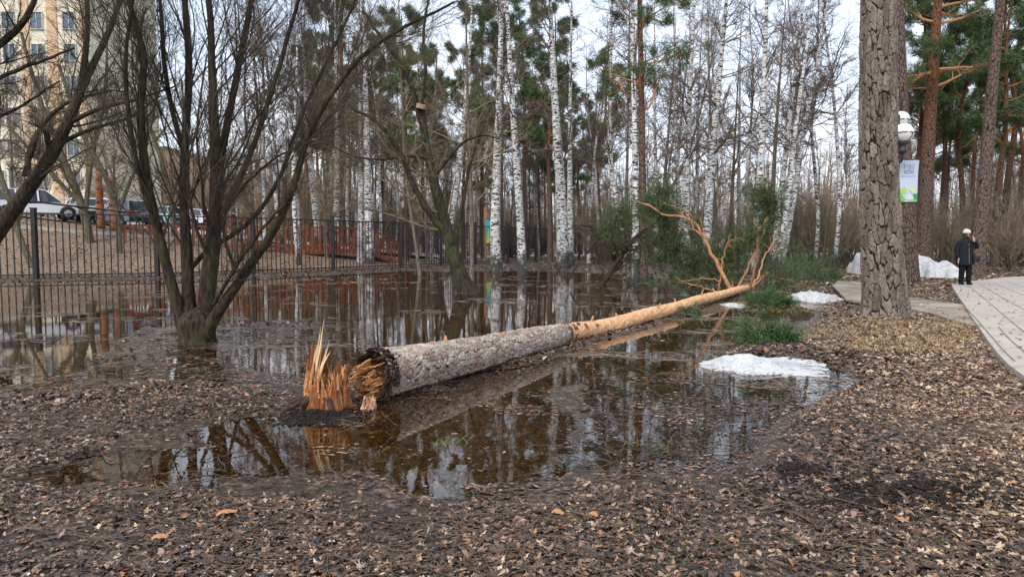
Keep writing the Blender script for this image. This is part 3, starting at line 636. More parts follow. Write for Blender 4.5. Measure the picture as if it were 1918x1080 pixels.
def willow_foot(b, Y):
    n, m_ = 48, 26; a = np.linspace(0, 2*np.pi, n, endpoint=False); z = np.linspace(-.12, .55, m_)
    r = np.interp(z, [-.12, 0, .08, .2, .36, .48, .55], [.34, .27, .245, .245, .25, .15, .02])
    A, Z_ = np.meshgrid(a, z); rr_ = r[:, None]*(1+.09*np.sin(A*7+Z_*3)+.05*np.sin(A*13-Z_*4)+.07*fbm(np.cos(A)*3+5, np.sin(A)*3+Z_*3, 5, 3))
    V = np.stack([rr_*np.cos(A), rr_*np.sin(A), Z_], -1); return V.reshape(-1, 3), grid_q(m_, n, True)
WL = [(20, .16, 1, .28, .85, .22, .46, .24, 9, .10, .09), (10, .10, 1, .3, .9, .3, .7, .42, 6, .12, .07), (9, .1, 1, .3, .9, .35, .8, .65, 4, .16, .04)]
willow((370, 643), 10.3, [
 [(352,640,0,40),(336,585,0,30),(312,500,-.1,24),(288,400,-.2,22),(268,300,-.3,20),(263,200,-.4,18),(272,110,-.5,16),(255,40,-.5,13),(225,-40,-.6,10),(200,-200,-.7,4)],
 [(362,640,0,40),(352,560,.1,32),(352,480,.1,26),(343,380,.2,22),(346,260,.2,20),(356,130,.3,18),(345,0,.3,15),(330,-150,.4,10),(320,-330,.4,4)],
 [(380,640,.1,50),(386,560,.1,42),(400,450,.1,38),(406,340,.1,30),(402,250,.0,24),(396,120,-.1,18),(392,0,-.1,14),(380,-160,-.2,9),(375,-330,-.2,4)],
 [(404,380,.1,22),(412,300,.2,20),(432,200,.3,18),(452,100,.4,16),(472,0,.5,13),(500,-160,.6,8),(520,-300,.6,4)],
 [(384,630,-.1,36),(410,580,-.2,26),(458,512,-.3,22),(520,425,-.5,19),(556,335,-.6,17),(572,262,-.6,15),(610,190,-.6,13),(668,110,-.7,10),(745,55,-.8,8),(850,5,-.8,5)],
 [(418,400,.0,16),(470,290,.1,14),(500,200,.1,12),(530,100,.2,11),(560,0,.2,9),(600,-150,.3,5)],
 [(340,590,.2,16),(352,500,.4,14),(400,460,.5,13),(470,420,.5,12),(530,330,.7,11),(560,220,.8,10),(640,60,.9,8),(690,-60,1.,4)],
 [(292,420,-.2,14),(262,340,-.4,12),(240,220,-.5,11),(232,110,-.6,9),(250,0,-.7,7),(262,-150,-.8,3)],
 [(349,300,.2,14),(322,210,.1,12),(305,110,.0,11),(300,0,-.1,9),(290,-150,-.1,4)],
 [(440,505,-.1,9),(410,420,-.3,7),(450,350,-.4,6),(520,290,-.6,5),(590,262,-.7,3)],
 [(400,570,-.2,10),(440,500,-.5,8),(498,420,-.7,7),(545,370,-.8,5)],
], 'multi-stemmed dark willow rising from one flared foot at the left', WILLOW, TWIG, WL, flare=willow_foot)
willow((880, 548), 21.0, [
 [(884,556,0,54),(868,535,0,44),(850,480,0,34),(832,410,.1,28),(812,340,.1,24),(798,270,.2,20),(788,198,.2,19)],
 [(788,230,.2,15),(775,170,.1,13),(752,120,.0,11),(712,70,-.2,8),(680,20,-.3,5)],
 [(838,440,0,18),(800,395,-.1,16),(768,335,-.2,14),(752,285,-.3,11),(715,235,-.4,9),(670,205,-.5,7),(600,190,-.6,4)],
 [(812,330,.1,12),(838,300,.1,10),(862,268,.0,8),(905,250,-.1,5),(935,262,-.1,3)],
 [(810,300,0,10),(780,290,.2,8),(720,300,.3,6),(660,295,.4,5),(600,260,.5,3)],
 [(786,215,.2,9),(800,140,.3,8),(790,60,.4,7),(810,-30,.5,5)],
 [(848,460,0,14),(858,420,.3,12),(870,370,.4,9),(880,300,.5,7),(920,200,.6,5)],
], 'leaning dark willow with a sawn-off top standing in the flood water', MOSSY, GTWIG, [(13, .3, 1, .4, 1.3, .28, .6, .24, 7, .17, .03), (9, .1, 1, .4, 1.1, .3, .65, .45, 5, .22, .02), (7, .1, 1, .4, 1.1, .35, .8, .6, 4, .26, 0)])
_w = bpy.data.objects[-1] if 0 else [o for o in bpy.data.objects if o.get('label', '').startswith('leaning dark willow')][0]; _c = at(788, 197, 21.0)-np.array(_w.location)
G().tube([_c-[.0, 0, .10], _c+[.03, -.02, .03]], [.135, .15], 16).obj('cut_face', plain('sawn_wood', (.42, .30, .18), .8), _w)
willow((-60, 520), 15.5, [
 [(-60,520,0,46),(-10,440,0,40),(30,385,0,36),(70,330,0,33),(100,285,0,30),(128,230,.1,26),(150,170,.1,21),(190,90,.2,16),(222,20,.2,12),(240,-80,.3,8),(250,-200,.3,4)],
 [(148,180,.1,18),(160,110,0,15),(165,30,0,12),(160,-100,0,6)],
 [(95,290,0,14),(80,220,-.3,12),(45,330,-.3,10)],
 [(60,345,0,16),(48,300,.3,14),(72,240,.4,12),(120,190,.5,9),(210,170,.6,5)],
 [(130,230,.1,12),(190,200,.0,10),(250,190,-.1,7),(330,160,-.2,4)],
 [(110,270,.1,12),(170,240,.2,9),(240,225,.3,6),(300,180,.4,4)],
], 'thick dark willow trunk leaning in across the far left edge', WILLOW, TWIG, [(19, .2, 1, .4, 1.1, .2, .42, .20, 8, .10, .02), (11, .15, 1, .35, .9, .3, .6, .42, 6, .13, .01), (9, .1, 1, .3, .9, .35, .8, .6, 4, .18, 0)])
willow((-40, 600), 9.0, [
 [(-420,560,0,50),(-260,330,0,34),(-110,150,0,24),(10,80,.1,18),(60,20,.1,14),(80,-60,.1,8)],
 [(-200,260,0,16),(-60,170,.1,12),(60,120,.2,9),(140,90,.3,5)],
 [(-260,330,0,16),(-100,250,.1,10),(30,210,.2,8),(110,150,.3,4)],
], 'dark willow boughs reaching in over the top left corner', WILLOW, TWIG, [(14, .35, 1, .3, .9, .15, .3, .25, 8, .10, .03), (11, .15, 1, .35, .9, .3, .6, .42, 6, .13, .02), (9, .1, 1, .3, .9, .35, .8, .6, 4, .18, 0)])
# paler spreading trees beyond the fence at the left
for k, (px, Y, st, lb) in enumerate([
  (160, 36, [[(170,470,0,22),(160,400,0,20),(120,300,0,15),(70,180,0,11),(40,60,0,7)],[(160,400,0,12),(170,300,.5,10),(200,180,.8,8),(200,40,1,5)],[(150,380,0,10),(90,320,-.5,9),(20,240,-1,6)]], 'pale olive tree spreading before the cream tower block'),
  (250, 35, [[(225,500,0,15),(222,400,0,14),(200,330,0,12),(150,250,0,10),(110,120,.5,7)],[(222,400,0,9),(250,320,.3,8),(285,240,.5,6),(300,120,.5,4)]], 'crooked olive tree behind the fence right of the white cars'),
  (75, 31, [[(60,500,0,14),(35,440,0,14),(20,380,0,12),(-10,300,0,10),(0,180,0,6)],[(30,420,0,9),(60,350,.3,8),(100,260,.5,6),(80,150,.5,4)]], 'mossy leaning tree just behind the fence at the far left'),
  (320, 42, [[(330,450,0,12),(320,360,0,11),(290,260,0,9),(250,150,0,7),(270,20,.5,4)],[(322,370,0,8),(350,280,.3,7),(340,150,.5,5)]], 'pale bare tree behind the start of the red railing')]):
    willow((px, 470), Y, st, lb, PALE, plain('olive_twig', (.16, .135, .085), .85, .15) if k == 0 else bpy.data.materials['olive_twig'], [(18, .2, 1, .4, 1.0, .22, .4, .4, 7, .14, .05), (9, .1, 1, .4, 1., .3, .6, .5, 5, .18, .03), (6, .1, 1, .4, 1., .3, .7, .55, 4, .22, .02)], name='bare_tree')
# slanting dead tree standing in the water
willow((1130, 532), 25.0, [[(1125,540,0,12),(1140,515,0,13),(1160,485,.1,12),(1180,455,.2,10),(1205,430,.3,8),(1240,410,.4,5)],
 [(1160,485,.1,8),(1150,450,0,6),(1120,430,-.1,4),(1090,420,-.2,3)],[(1170,470,.1,8),(1200,465,.1,6),(1250,450,.1,4)],[(1068,518,0,4),(1085,490,0,3.5),(1130,440,0,3),(1180,380,0,2)]],
 'slanting dark dead tree with tangled twigs poking out of the water', MOSSY, TWIG, [(22, .1, 1, .4, 1.4, .35, .7, .4, 7, .2, .0), (9, .1, 1, .4, 1.2, .3, .6, .5, 5, .25, -.05), (6, .1, 1, .4, 1.2, .3, .7, .55, 4, .25, -.05)], name='dead_tree')

KMIN[0] = .0045
# ---- background wood: prototypes and copies
def proto(kind, seed):
    g_ = np.random.default_rng(seed); 
    nm, lb, cat, grp = {'birch': ('birch', 'grey-white birch in the wood behind the fence', 'tree', 'birches of the wood behind'), 'bare': ('bare_tree', 'bare brown tree in the wood behind the fence', 'tree', 'bare trees of the wood behind'),
      'pine': ('pine_tree', 'tall pine with green crown in the wood behind the fence', 'tree', 'pines of the wood behind'), 'shrub': ('bare_shrub', 'leafless brown many-stemmed shrub at the wood edge', 'shrub', 'bare shrubs along the wood edge')}[kind]
    if kind == 'pine':
        h = g_.uniform(19, 23); s = g_.normal(0, .25, (5, 2)); pts = [(s[i, 0]*i*.4, s[i, 1]*i*.4, h*i/4-.3) for i in range(5)]
        return pine((0, 0, 0), pts, np.interp(np.arange(5), [0, 4], [.24, .03]), lb, PINE, seed, h, .42, 30, grp, blade=(.34, .020), dens=.9)
    root = thing(nm, lb, cat, (0, 0, 0), grp)
    if kind == 'shrub':
        n = 26; p = np.zeros((n, 3)); p[:, :2] = g_.normal(0, .22, (n, 2)); d = np.c_[g_.normal(0, .32, (n, 2)), np.ones(n)]
        a = limbs(p-[0, 0, .1], d, g_.uniform(2.2, 4.6, n), g_.uniform(.015, .045, n), 9, .07, .02, g=g_); G_ = G().add(*tubes(*a, 5)); G_.obj('stems', BROWN, root, True)
        crown('twigs', *a, [(11, .2, 1, .25, .8, .25, .55, .5, 6, .12, .03), (8, .1, 1, .3, .8, .35, .7, .7, 4, .16, .02)], BRTWIG, root, g_=g_); return root
    h = g_.uniform(15, 20) if kind == 'birch' else g_.uniform(11, 17); m_ = 7; s = np.cumsum(g_.normal(0, .22, (m_, 2)), 0)
    pts = np.c_[s-s[0], np.linspace(-.3, h, m_)]; rad = np.linspace(.13 if kind == 'birch' else .11, .015, m_)
    p, r = trunk_obj(root, pts, rad, DBIRCH if kind == 'birch' and seed % 2 else (BIRCH if kind == 'birch' else BROWN), n=8, m=24, seed=seed)
    crown('crown', p[None], r[None], [(36 if kind == 'birch' else 42, .40 if kind == 'birch' else .12, .99, .5, 1.2, .09, .22, .42, 6, .14, .06), (10, .1, 1, .4, 1.1, .3, .6, .65, 5, .2, .0), (7, .1, 1, .4, 1., .35, .8, .8, 4, .24, -.03)], BTWIG if kind == 'birch' else BRTWIG, root, g_=g_); return root
PR = {'birch': [proto('birch', 11), proto('birch', 12), proto('birch', 14), proto('birch', 15)], 'bare': [proto('bare', 21), proto('bare', 22), proto('bare', 24)], 'pine': [proto('pine', 31), proto('pine', 32)], 'shrub': [proto('shrub', 41), proto('shrub', 42), proto('shrub', 43)]}
used = set(); br_ = random.Random(5)
def put(kind, px, Y, sc_=1., lab=None):
    k = br_.randrange(len(PR[kind])); pr = PR[kind][k]; x = (px-959)/FPX*Y; z = gz(x, Y)-.05
    if (kind, k) not in used:
        used.add((kind, k)); pr.location = (x, Y, z); pr.scale = (sc_,)*3; pr.rotation_euler = (0, 0, br_.uniform(0, 6.28)); o = pr
    else: o = dup(pr, (x, Y, z), br_.uniform(0, 6.28), sc_, tilt=br_.uniform(-.035, .035))
    if lab: o['label'] = lab
    return o
def fy(px):
    for Y in range(24, 90):
        if fence_s((px-959)/FPX*Y, Y) > 3: return Y
    return 50
for i in range(96):                  # left and middle: dense
    px = 400+i*7.5+br_.uniform(-18, 18); Y = fy(px)+br_.uniform(6, 42); kd = br_.choices(['birch', 'bare', 'pine'], [.33, .37, .30] if px > 560 else [.5, .5, 0])[0]; put(kd, px, Y, br_.uniform(.75, 1.05) if px > 560 else br_.uniform(.5, .75))
for i in range(14): put('birch', 1095+i*36+br_.uniform(-12, 12), br_.uniform(37, 56), br_.uniform(.95, 1.15))
for i in range(18): put(br_.choice(['birch', 'bare']), 470+i*34+br_.uniform(-14, 14), fy(470+i*34)+br_.uniform(3, 12), br_.uniform(.95, 1.15))
for i in range(22):                  # right middle: airy
    px = 1110+i*23+br_.uniform(-15, 15); put(br_.choices(['birch', 'bare'], [.6, .4])[0], px, br_.uniform(52, 105), br_.uniform(.7, 1.0))
for i in range(44):                  # right
    px = 1640+i*9.5+br_.uniform(-18, 18); put(br_.choices(['birch', 'bare', 'pine'], [.42, .36, .22])[0], px, br_.uniform(33, 90), br_.uniform(.8, 1.05))
for px, Y in ((1722,46),(1765,52),(1800,47),(1815,58),(1880,44),(1905,55),(1960,48),(1120,62),(985,58),(1010,66),(905,60),(940,54),(1030,52)): put('pine', px, Y, br_.uniform(.9, 1.05))
for i in range(10): put('bare', -40+i*34+br_.uniform(-10, 10), br_.uniform(44, 60), br_.uniform(.6, .85))
for i in range(64):
    px = br_.uniform(480, 2000); Y = br_.uniform(50, 85) if px < 1250 else br_.uniform(44, 75)
    if px < 1100: Y = max(Y, fy(px)+8)
    put('shrub', px, Y, br_.uniform(.9, 1.5))
for px, Y, s_, lb in ((1500,43,1.15,'big bare shrub just right of the leaning birch clump'),(1540,41,1.25,'big spreading bare shrub left of the foreground pine'),(1585,44,1.1,'bare shrub touching the left edge of the foreground pine'),(1780,38,.9,'bare shrub behind the snow heap'),(1890,34,.9,'reddish bare shrub by the far right paving edge')): put('shrub', px, Y, s_, lb)
# far-off wood that reads as one mass
g_ = np.random.default_rng(77); n = 1500; a = np.radians(g_.uniform(-28, 50, n)); r = g_.uniform(95, 190, n); p = np.stack([r*np.sin(a), r*np.cos(a), 0*r], -1)
p[:, 2] = ground_z(p[:, 0], p[:, 1])-.2; t_ = limbs(p, np.c_[g_.normal(0, .05, (n, 2)), np.ones(n)], g_.uniform(9, 16, n), g_.uniform(.08, .17, n), 6, .03, .0, .2, g=g_)
G_ = G().add(*tubes(*t_, 4)); k1 = limbs(*kids(*t_, 16, .08, 1, .4, 1.1, .12, .26, .45, g_), 4, .15, .05, g=g_); G_.add(*tubes(*k1, 3))
k2 = limbs(*kids(*k1, 4, .1, 1, .4, 1.1, .3, .6, .8, g_), 3, .2, 0, g=g_); G_.add(*tubes(*k2, 3))
tag(G_.obj('far_woods', plain('far_wood_bark', (.30, .24, .185), .9, .1, .5, .3)), 'far-off leafless wood reading as one brown mass', 'woods', kind='stuff')

KMIN[0] = .002
# ------------------------------------------------------------------ fallen pine
A0 = np.array([-1.34, 6.62]); A1 = np.array([6.97, 20.5]); AX = A1-A0; LL = np.linalg.norm(AX); AXn = np.array([*(AX/LL), 0.])
def lp(s, z): return np.array([*(A0+AX*s/LL), z])
s_ = np.linspace(0, LL, 80); rl = np.interp(s_, [0, .7, 1.5, 2.7, 3.9, 5.3, 8.3, 12.3, LL], [.235, .215, .198, .178, .150, .135, .135, .12, .09])
ctr = np.array([lp(s, r*.86+.02+.02*math.sin(s*.7)) for s, r in zip(s_, rl)]); ctr[:, 2] += .10*sstep(s_, 11, 16)+.012*np.sin(s_*1.7+1); ctr[:, :2] += (.028*np.sin(s_*.9)+.012*np.sin(s_*2.3))[:, None]*np.array([AXn[1], -AXn[0]])
fp = thing('fallen_pine', 'long fallen pine snapped off at the stump, lying across the puddle', 'fallen tree', (0, 0, 0))
LBARK = mk_plates('fallen_log_bark', (.045, .03, .022), (.22, .165, .13), (.62, .52, .44), .8, (.26, .13, .08))
rag = lambda A, T_: -.0*A
V, pc = plated(fp, 'trunk', ctr[s_ < 4.15], rl[s_ < 4.15], LBARK, 17, 9.0, n=240, m=660, depth=.017, seed=8, warp=.95, rough=.9)
# peeled upper trunk: flaky rings
so2 = s_ > 3.9; P = ctr[so2]; n, m_ = 96, 900; L_ = np.r_[0, np.cumsum(np.linalg.norm(np.diff(P, axis=0), axis=1))]; t = np.linspace(0, L_[-1], m_)
p = np.stack([np.interp(t, L_, P[:, k]) for k in range(3)], -1); rad = np.interp(t, L_, rl[so2])-.008
V, Q = tubes(p[None], rad[None], n); V = V.reshape(m_, n, 3); a = np.arange(n)/n*6.283; A, T_ = np.meshgrid(a, t)
nl = nrm(V-p[:, None]); h_ = .010*fbm(np.cos(A)*2+T_*2, np.sin(A)*2+T_*3, 5, 4)+.016*np.clip(fbm(np.cos(A)*4+T_*7, np.sin(A)*4+T_*5, 15, 3), .05, 1)+.006*fbm(np.cos(A)*9+T_*22, np.sin(A)*9+T_*17, 25, 2)
whorl = sum(np.exp(-((T_-c)/.035)**2)*(.5+.5*np.sin(A*5+c*9)) for c in np.arange(.8, 13, .72)); h_ = h_+.014*whorl
link('peeled_trunk', mesh('peeled_trunk', V+nl*h_[..., None], Q, smooth=True, mats=[ORANGE]), fp)
for s0, a0, l0 in ((1.15, 1.9, .05), (2.3, 1.2, .04), (3.1, 2.3, .05), (5.2, 1.4, .07), (6.4, 2.2, .05), (7.9, 1.0, .09), (9.4, 1.9, .06), (11.2, 1.3, .12), (12.8, 2.1, .10)):
    k_ = int(np.argmin(abs(s_-s0))); n_ = np.cos(a0)*np.array([AXn[1], -AXn[0], 0])+np.sin(a0)*np.array([0, 0, 1.]); q_ = ctr[k_]+n_*(rl[k_]-.03)
    G().tube([q_, q_+n_*.045, q_+n_*(.04+l0)+AXn*.02], [.034, .020, .013], 9).obj('branch_stub', LIMB, fp, True)
# bark scraps at the seam between bark and peeled wood
def scrap(g, a, s, w_, l_):
    c = ctr[int(np.argmin(abs(s_-s)))]; r_ = rl[int(np.argmin(abs(s_-s)))]+.004; side = np.array([-AXn[1], AXn[0], 0]); n_ = -np.cos(a)*side+np.sin(a)*np.array([0, 0, 1]); g.box(c+n_*r_, (w_, l_, .012), [np.cross(AXn, n_), AXn, n_])
g = G()
for k in range(150): scrap(g, rng.uniform(-.6, 3.6), 4.10+abs(rng.normal(0, .05)), rng.uniform(.01, .045), rng.uniform(.03, .12))
g.obj('bark_rim', plain('dark_bark_scrap', (.13, .075, .05), .85, .2), fp)
for k in range(26): g = G(); scrap(g, rng.uniform(.2, 3.0), 4.2+abs(rng.normal(0, .6)), rng.uniform(.01, .04), rng.uniform(.02, .10)); g.obj('bark_scrap', bpy.data.materials['dark_bark_scrap'], fp)
# snapped end: hollow with fibres
WOODY = mk_wood('splintered_wood', (.55, .25, .085), (.36, .11, .035), (.72, .42, .19), (40, 40, 40), 12); WOODR = mk_wood('rusty_heartwood', (.26, .075, .028), (.42, .17, .06), (.10, .035, .018), (50, 50, 8), 9)
side = np.array([AXn[1], -AXn[0], 0]); upv = np.array([0, 0, 1.]); c0 = ctr[0]
g = G(); n, m_ = 48, 14; a = np.linspace(0, 2*np.pi, n, endpoint=False); V = []
for i in range(m_):
    q = i/(m_-1); rr_ = (.19*rl[0]/.235)*(1-q)**.8*(1+.08*fbm(np.cos(a)*3+i*.4, np.sin(a)*3, 3, 3)); lowm = np.clip(.35-np.sin(a)-.35*np.cos(a), 0, 1.3)
    dz = -.16+.26*np.sin(np.pi*min(1, q*1.05))*lowm+.05*fbm(np.cos(a)*5, np.sin(a)*5+i, 7, 3)
    off = -.03*q; V.append(c0-AXn*dz[:, None]+side*(np.cos(a)*rr_)[:, None]+upv*(np.sin(a)*rr_+off)[:, None])
g.add(np.array(V), grid_q(m_, n, True)); g.obj('broken_end', mk_wood('dark_heartwood', (.11, .045, .020), (.24, .10, .04), (.035, .018, .012), (50, 50, 8), 9), fp)  # darker brown version of the heartwood over the recessed break
def spikes(base, dirs, ln, w0):
    """flat tapering splinters"""
    n = len(base); s = nrm(np.cross(dirs, rng.normal(size=(n, 3)))); u = np.cross(dirs, s); w0 = w0[:, None]
    mid = base+dirs*(ln*.55)[:, None]+rng.normal(0, .008, (n, 3)); tip = base+dirs*ln[:, None]+rng.normal(0, .015, (n, 3))
    V = np.stack([base-s*w0-u*w0*.4, base+s*w0-u*w0*.4, base+u*w0*.5, mid-s*w0*.7-u*w0*.3, mid+s*w0*.6-u*w0*.3, mid+u*w0*.4, tip], 1)
    Q = np.array([[0,1,4,3],[1,2,5,4],[2,0,3,5]]); T = np.array([[3,4,6],[4,5,6],[5,3,6]]); i = (np.arange(n)*7)[:, None, None]
    return V.reshape(-1, 3), (Q[None]+i).reshape(-1, 4), (T[None]+i).reshape(-1, 3)
def slab(base, up_, tang, wd, ht, tk):
    up_ = nrm(np.array(up_, float)); tang = nrm(np.array(tang, float)-up_*np.dot(tang, up_)); nn_ = np.cross(tang, up_); nc, nr = 9, 14
    u = np.linspace(-.5, .5, nc); jag = 1-.45*rng.random(nc)-.3*np.abs(u)*2*rng.random(); jag = np.maximum(.3, jag); v = np.linspace(0, 1, nr)
    bow = rng.normal(0, .03); F = []
    for sg in (-1, 1):
        tkk = tk*(.5-.42*v)[:, None]*sg*np.ones(nc); F.append(np.array(base)+tang*(u[None]*wd*(1-.35*v[:, None]))[..., None]+up_*(v[:, None]*ht*jag[None])[..., None]+nn_*(tkk+bow*v[:, None]**2+.005*rng.normal(size=(nr, nc)))[..., None])
    V = np.concatenate([F[0].reshape(-1, 3), F[1].reshape(-1, 3)]); q = grid_q(nr, nc); o_ = nr*nc; Q = [q[:, ::-1], q+o_]
    bd_ = [i*nc for i in range(nr)]+[(nr-1)*nc+i for i in range(1, nc)]+[i*nc+nc-1 for i in range(nr-2, -1, -1)]
    Q.append(np.array([[bd_[i], bd_[i+1], bd_[i+1]+o_, bd_[i]+o_] for i in range(len(bd_)-1)])); return V, np.concatenate(Q)
g = G()
for k in range(30):
    a = rng.uniform(2.2, 5.6); r0 = .20*math.sqrt(rng.random()); lo_ = .5+.5*max(0, -math.sin(a)); g.add(*slab(c0+side*(math.cos(a)*r0)+upv*(math.sin(a)*r0-.01)+AXn*.08, -AXn+rng.normal(0, .10, 3)+upv*-.08, [0, 0, 1] if k % 3 else side, rng.uniform(.03, .10), rng.uniform(.14, .27)+.10*lo_*rng.random(), rng.uniform(.012, .035)))
g.obj('wood_slabs', WOODY, fp)
n = 110; a = rng.uniform(0, 2*np.pi, n); rr_ = .205*np.sqrt(rng.random(n)); keep_ = (np.sin(a) < .25) | (rng.random(n) < .2); a, rr_ = a[keep_], rr_[keep_]; n = len(a); low = np.sin(a)*rr_
bs = c0+side*(np.cos(a)*rr_)[:, None]+upv*(low-.02)[:, None]+AXn*.06
g = G().add(*spikes(bs, nrm(-AXn+rng.normal(0, .16, (n, 3))+upv*-.10), rng.uniform(.08, .20, n)+.10*(rng.random(n) < .2)+.06*(low < -.02), rng.uniform(.004, .014, n))); g.obj('splinters', WOODY, fp)
n = 80; a = rng.uniform(-.4, 3.4, n); bs = c0+side*(np.cos(a)*.225)[:, None]+upv*(np.sin(a)*.225)[:, None]+AXn*.10
g = G().add(*spikes(bs, nrm(-AXn+rng.normal(0, .22, (n, 3))), rng.uniform(.08, .18, n), rng.uniform(.02, .045, n)))
n = 90; a = rng.uniform(-1.6, .6, n); bs = c0+side*(np.cos(a)*.21)[:, None]+upv*(np.sin(a)*.21)[:, None]
g.add(*spikes(bs, nrm(-AXn*.5-upv+rng.normal(0, .4, (n, 3))), rng.uniform(.05, .2, n), rng.uniform(.006, .02, n))); g.obj('torn_bark_rim', plain('torn_bark', (.045, .028, .02), .9, .1, .5, 9), fp)
# limbs
LPX = [([(1372,552),(1362,530),(1345,500),(1318,445),(1300,412),(1275,405),(1240,405),(1222,385),(1190,376)],15),([(1344,556),(1350,520),(1354,480),(1362,455),(1368,438)],9),([(1378,545),(1392,515),(1412,480),(1430,440),(1436,410),(1450,390),(1446,372),(1425,362),(1410,362)],10),
 ([(1402,540),(1414,510),(1418,470),(1420,430),(1418,410)],10),([(1408,538),(1424,510),(1430,480),(1446,462),(1450,440),(1462,425)],7),([(1362,554),(1335,545),(1300,534),(1270,524),(1263,518)],8),([(1374,546),(1370,522),(1362,500)],7),([(1410,540),(1425,522),(1438,512)],8),
 ([(1312,440),(1300,430),(1293,415),(1300,408)],4),([(1362,456),(1375,448),(1385,445),(1392,450)],4),([(1366,458),(1376,470),(1378,490),(1372,500)],4),([(1400,548),(1430,553),(1460,562),(1480,562),(1500,572),(1525,575)],6),([(1350,525),(1310,520),(1270,530)],4),
 ([(1300,410),(1288,395),(1255,385),(1240,378)],4),([(1436,405),(1425,430),(1405,440)],4),([(1462,520),(1490,530),(1525,540)],5)]
tipP, tipD = [], []
for k, (w_, wd) in enumerate(LPX):
    Yl = 20.0+(k % 4)*.4-.6; pts = [at(x, y, Yl+.12*i*((-1)**k)) for i, (x, y) in enumerate(w_)]
    for q in pts: q[2] = max(q[2], .03)
    p = resamp(pts, 20); p[1:] += rng.normal(0, .015, (19, 3)); rd = wd*.54/2/FPX*20*np.linspace(1, .35, 20); g = G(); g.add(*tubes(p[None], rd[None], 8))
    kk = limbs(*kids(p[None], rd[None], 7, .35, 1, .5, 1.2, .12, .28, .45), 6, .25, .02); g.add(*tubes(*kk, 4)); g.obj('limb', LIMB, fp, True)
    tipP.append(kk[0][:, -1]); tipD.append(kk[0][:, -1]-kk[0][:, -2])
CL = [(1462,525,40,14),(1168,400,30,16),(1150,428,22,10),(1222,378,32,18),(1246,362,16,10),(1252,398,26,16),(1262,440,34,18),(1240,470,30,14),(1300,478,44,22),(1335,512,48,24),(1362,484,34,16),(1434,372,26,20),(1418,436,30,16),(1442,404,18,10),(1392,458,30,12),(1290,520,40,16),(1420,362,18,8)]
C = []
for px, py, rp, nn in CL:
    c = at(px, py, 20.8); s = rp/FPX*21; q = c+rng.normal(0, .5, (nn*6, 3))*s*[1, 1.3, .8]; C.append(q)
C = np.concatenate(C); C[:, 2] = np.maximum(C[:, 2], .05); D = rng.normal(size=C.shape)+[0, 0, -.2]
bt = limbs(C, D, np.full(len(C), .35), np.full(len(C), .006), 4, .3, -.03)
g = G().add(*tubes(*bt, 3)); k2 = limbs(*kids(*bt, 3, .2, 1, .4, 1.2, .5, .9, .7), 4, .3, 0); g.add(*tubes(*k2, 3)); g.obj('twigs', plain('dark_pine_twig', (.10, .06, .04), .85, .15), fp)
tp = np.concatenate([bt[0][:, -1], bt[0][:, 1]]+tipP); td = np.concatenate([bt[0][:, -1]-bt[0][:, 0], bt[0][:, 2]-bt[0][:, 0]]+tipD)
V, _, T = tufts((tp, td), 15, .12, .0065, .5); link('foliage', mesh('foliage', V, tris=T, mats=[FNEEDLE]), fp)
# torn-off boughs on the ground
def bough(poly, nn, hgt, label, ln=.12, bl=20):
    P = [onland(x, y) for x, y in poly]; c = np.mean(P, 0); c[2] = gz(c[0], c[1]); root = thing('pine_bough', label, 'pine bough', c)
    lo, hi = np.min(P, 0), np.max(P, 0); q = np.empty((0, 2))
    while len(q) < nn:
        u = rng.uniform(lo[:2], hi[:2], (nn, 2)); q = np.concatenate([q, u[poly_sd(u[:, 0], u[:, 1], [p_[:2] for p_ in P]) > 0]])
    q = q[:nn]; mk = 7; e = q[:mk]; st_ = np.mean(q, 0)+rng.normal(0, .12, (mk, 2)); t = np.linspace(0, 1, 9)[None, :, None]
    mn = st_[:, None]*(1-t)+e[:, None]*t+rng.normal(0, .04, (mk, 9, 2)); hh = np.maximum(ground_z(mn[..., 0], mn[..., 1]), 0)+.02+hgt*.5*np.sin(t[..., 0]*2.6)*rng.uniform(.2, 1, (mk, 1))
    mn = np.concatenate([mn, hh[..., None]], 2)-c; mr = np.linspace(.022, .006, 9)[None]*np.ones((mk, 1)); gb = G().add(*tubes(mn, mr, 6))
    a = limbs(*kids(mn, mr, max(4, nn//mk), .05, 1, .4, 1.2, .22, .45, .35), 5, .22, .05); gb.add(*tubes(*a, 4)); gb.obj('branches', BROWN, root)
    p3, d3 = a[0][:, 2:].reshape(-1, 3), np.repeat(a[0][:, -1]-a[0][:, 0], 3, 0); V, _, T = tufts((p3, d3), bl, ln, .006, .5)
    link('needles', mesh('needles', V, tris=T, mats=[FNEEDLE]), root); return root
bough([(1420,545),(1430,520),(1480,510),(1550,515),(1580,530),(1560,542),(1490,548)], 330, .36, 'heaped green pine boughs on dry ground right of the fork')
bough([(1358,578),(1380,562),(1430,558),(1515,572),(1525,580),(1420,584)], 150, .06, 'flat green pine bough lying below the peeled trunk tip', .11)
bough([(1358,640),(1362,626),(1420,620),(1495,634),(1500,648),(1420,648)], 120, .05, 'green pine bough soaking in water behind the front snow patch', .10, 24)
bough([(1270,592),(1290,582),(1312,590),(1300,598)], 14, .05, 'tiny green sprig beside the peeled log', .08, 16)
bough([(1185,545),(1210,530),(1245,532),(1250,548),(1215,555)], 26, .12, 'small green bough floating in the flood under the fallen crown', .09, 16)

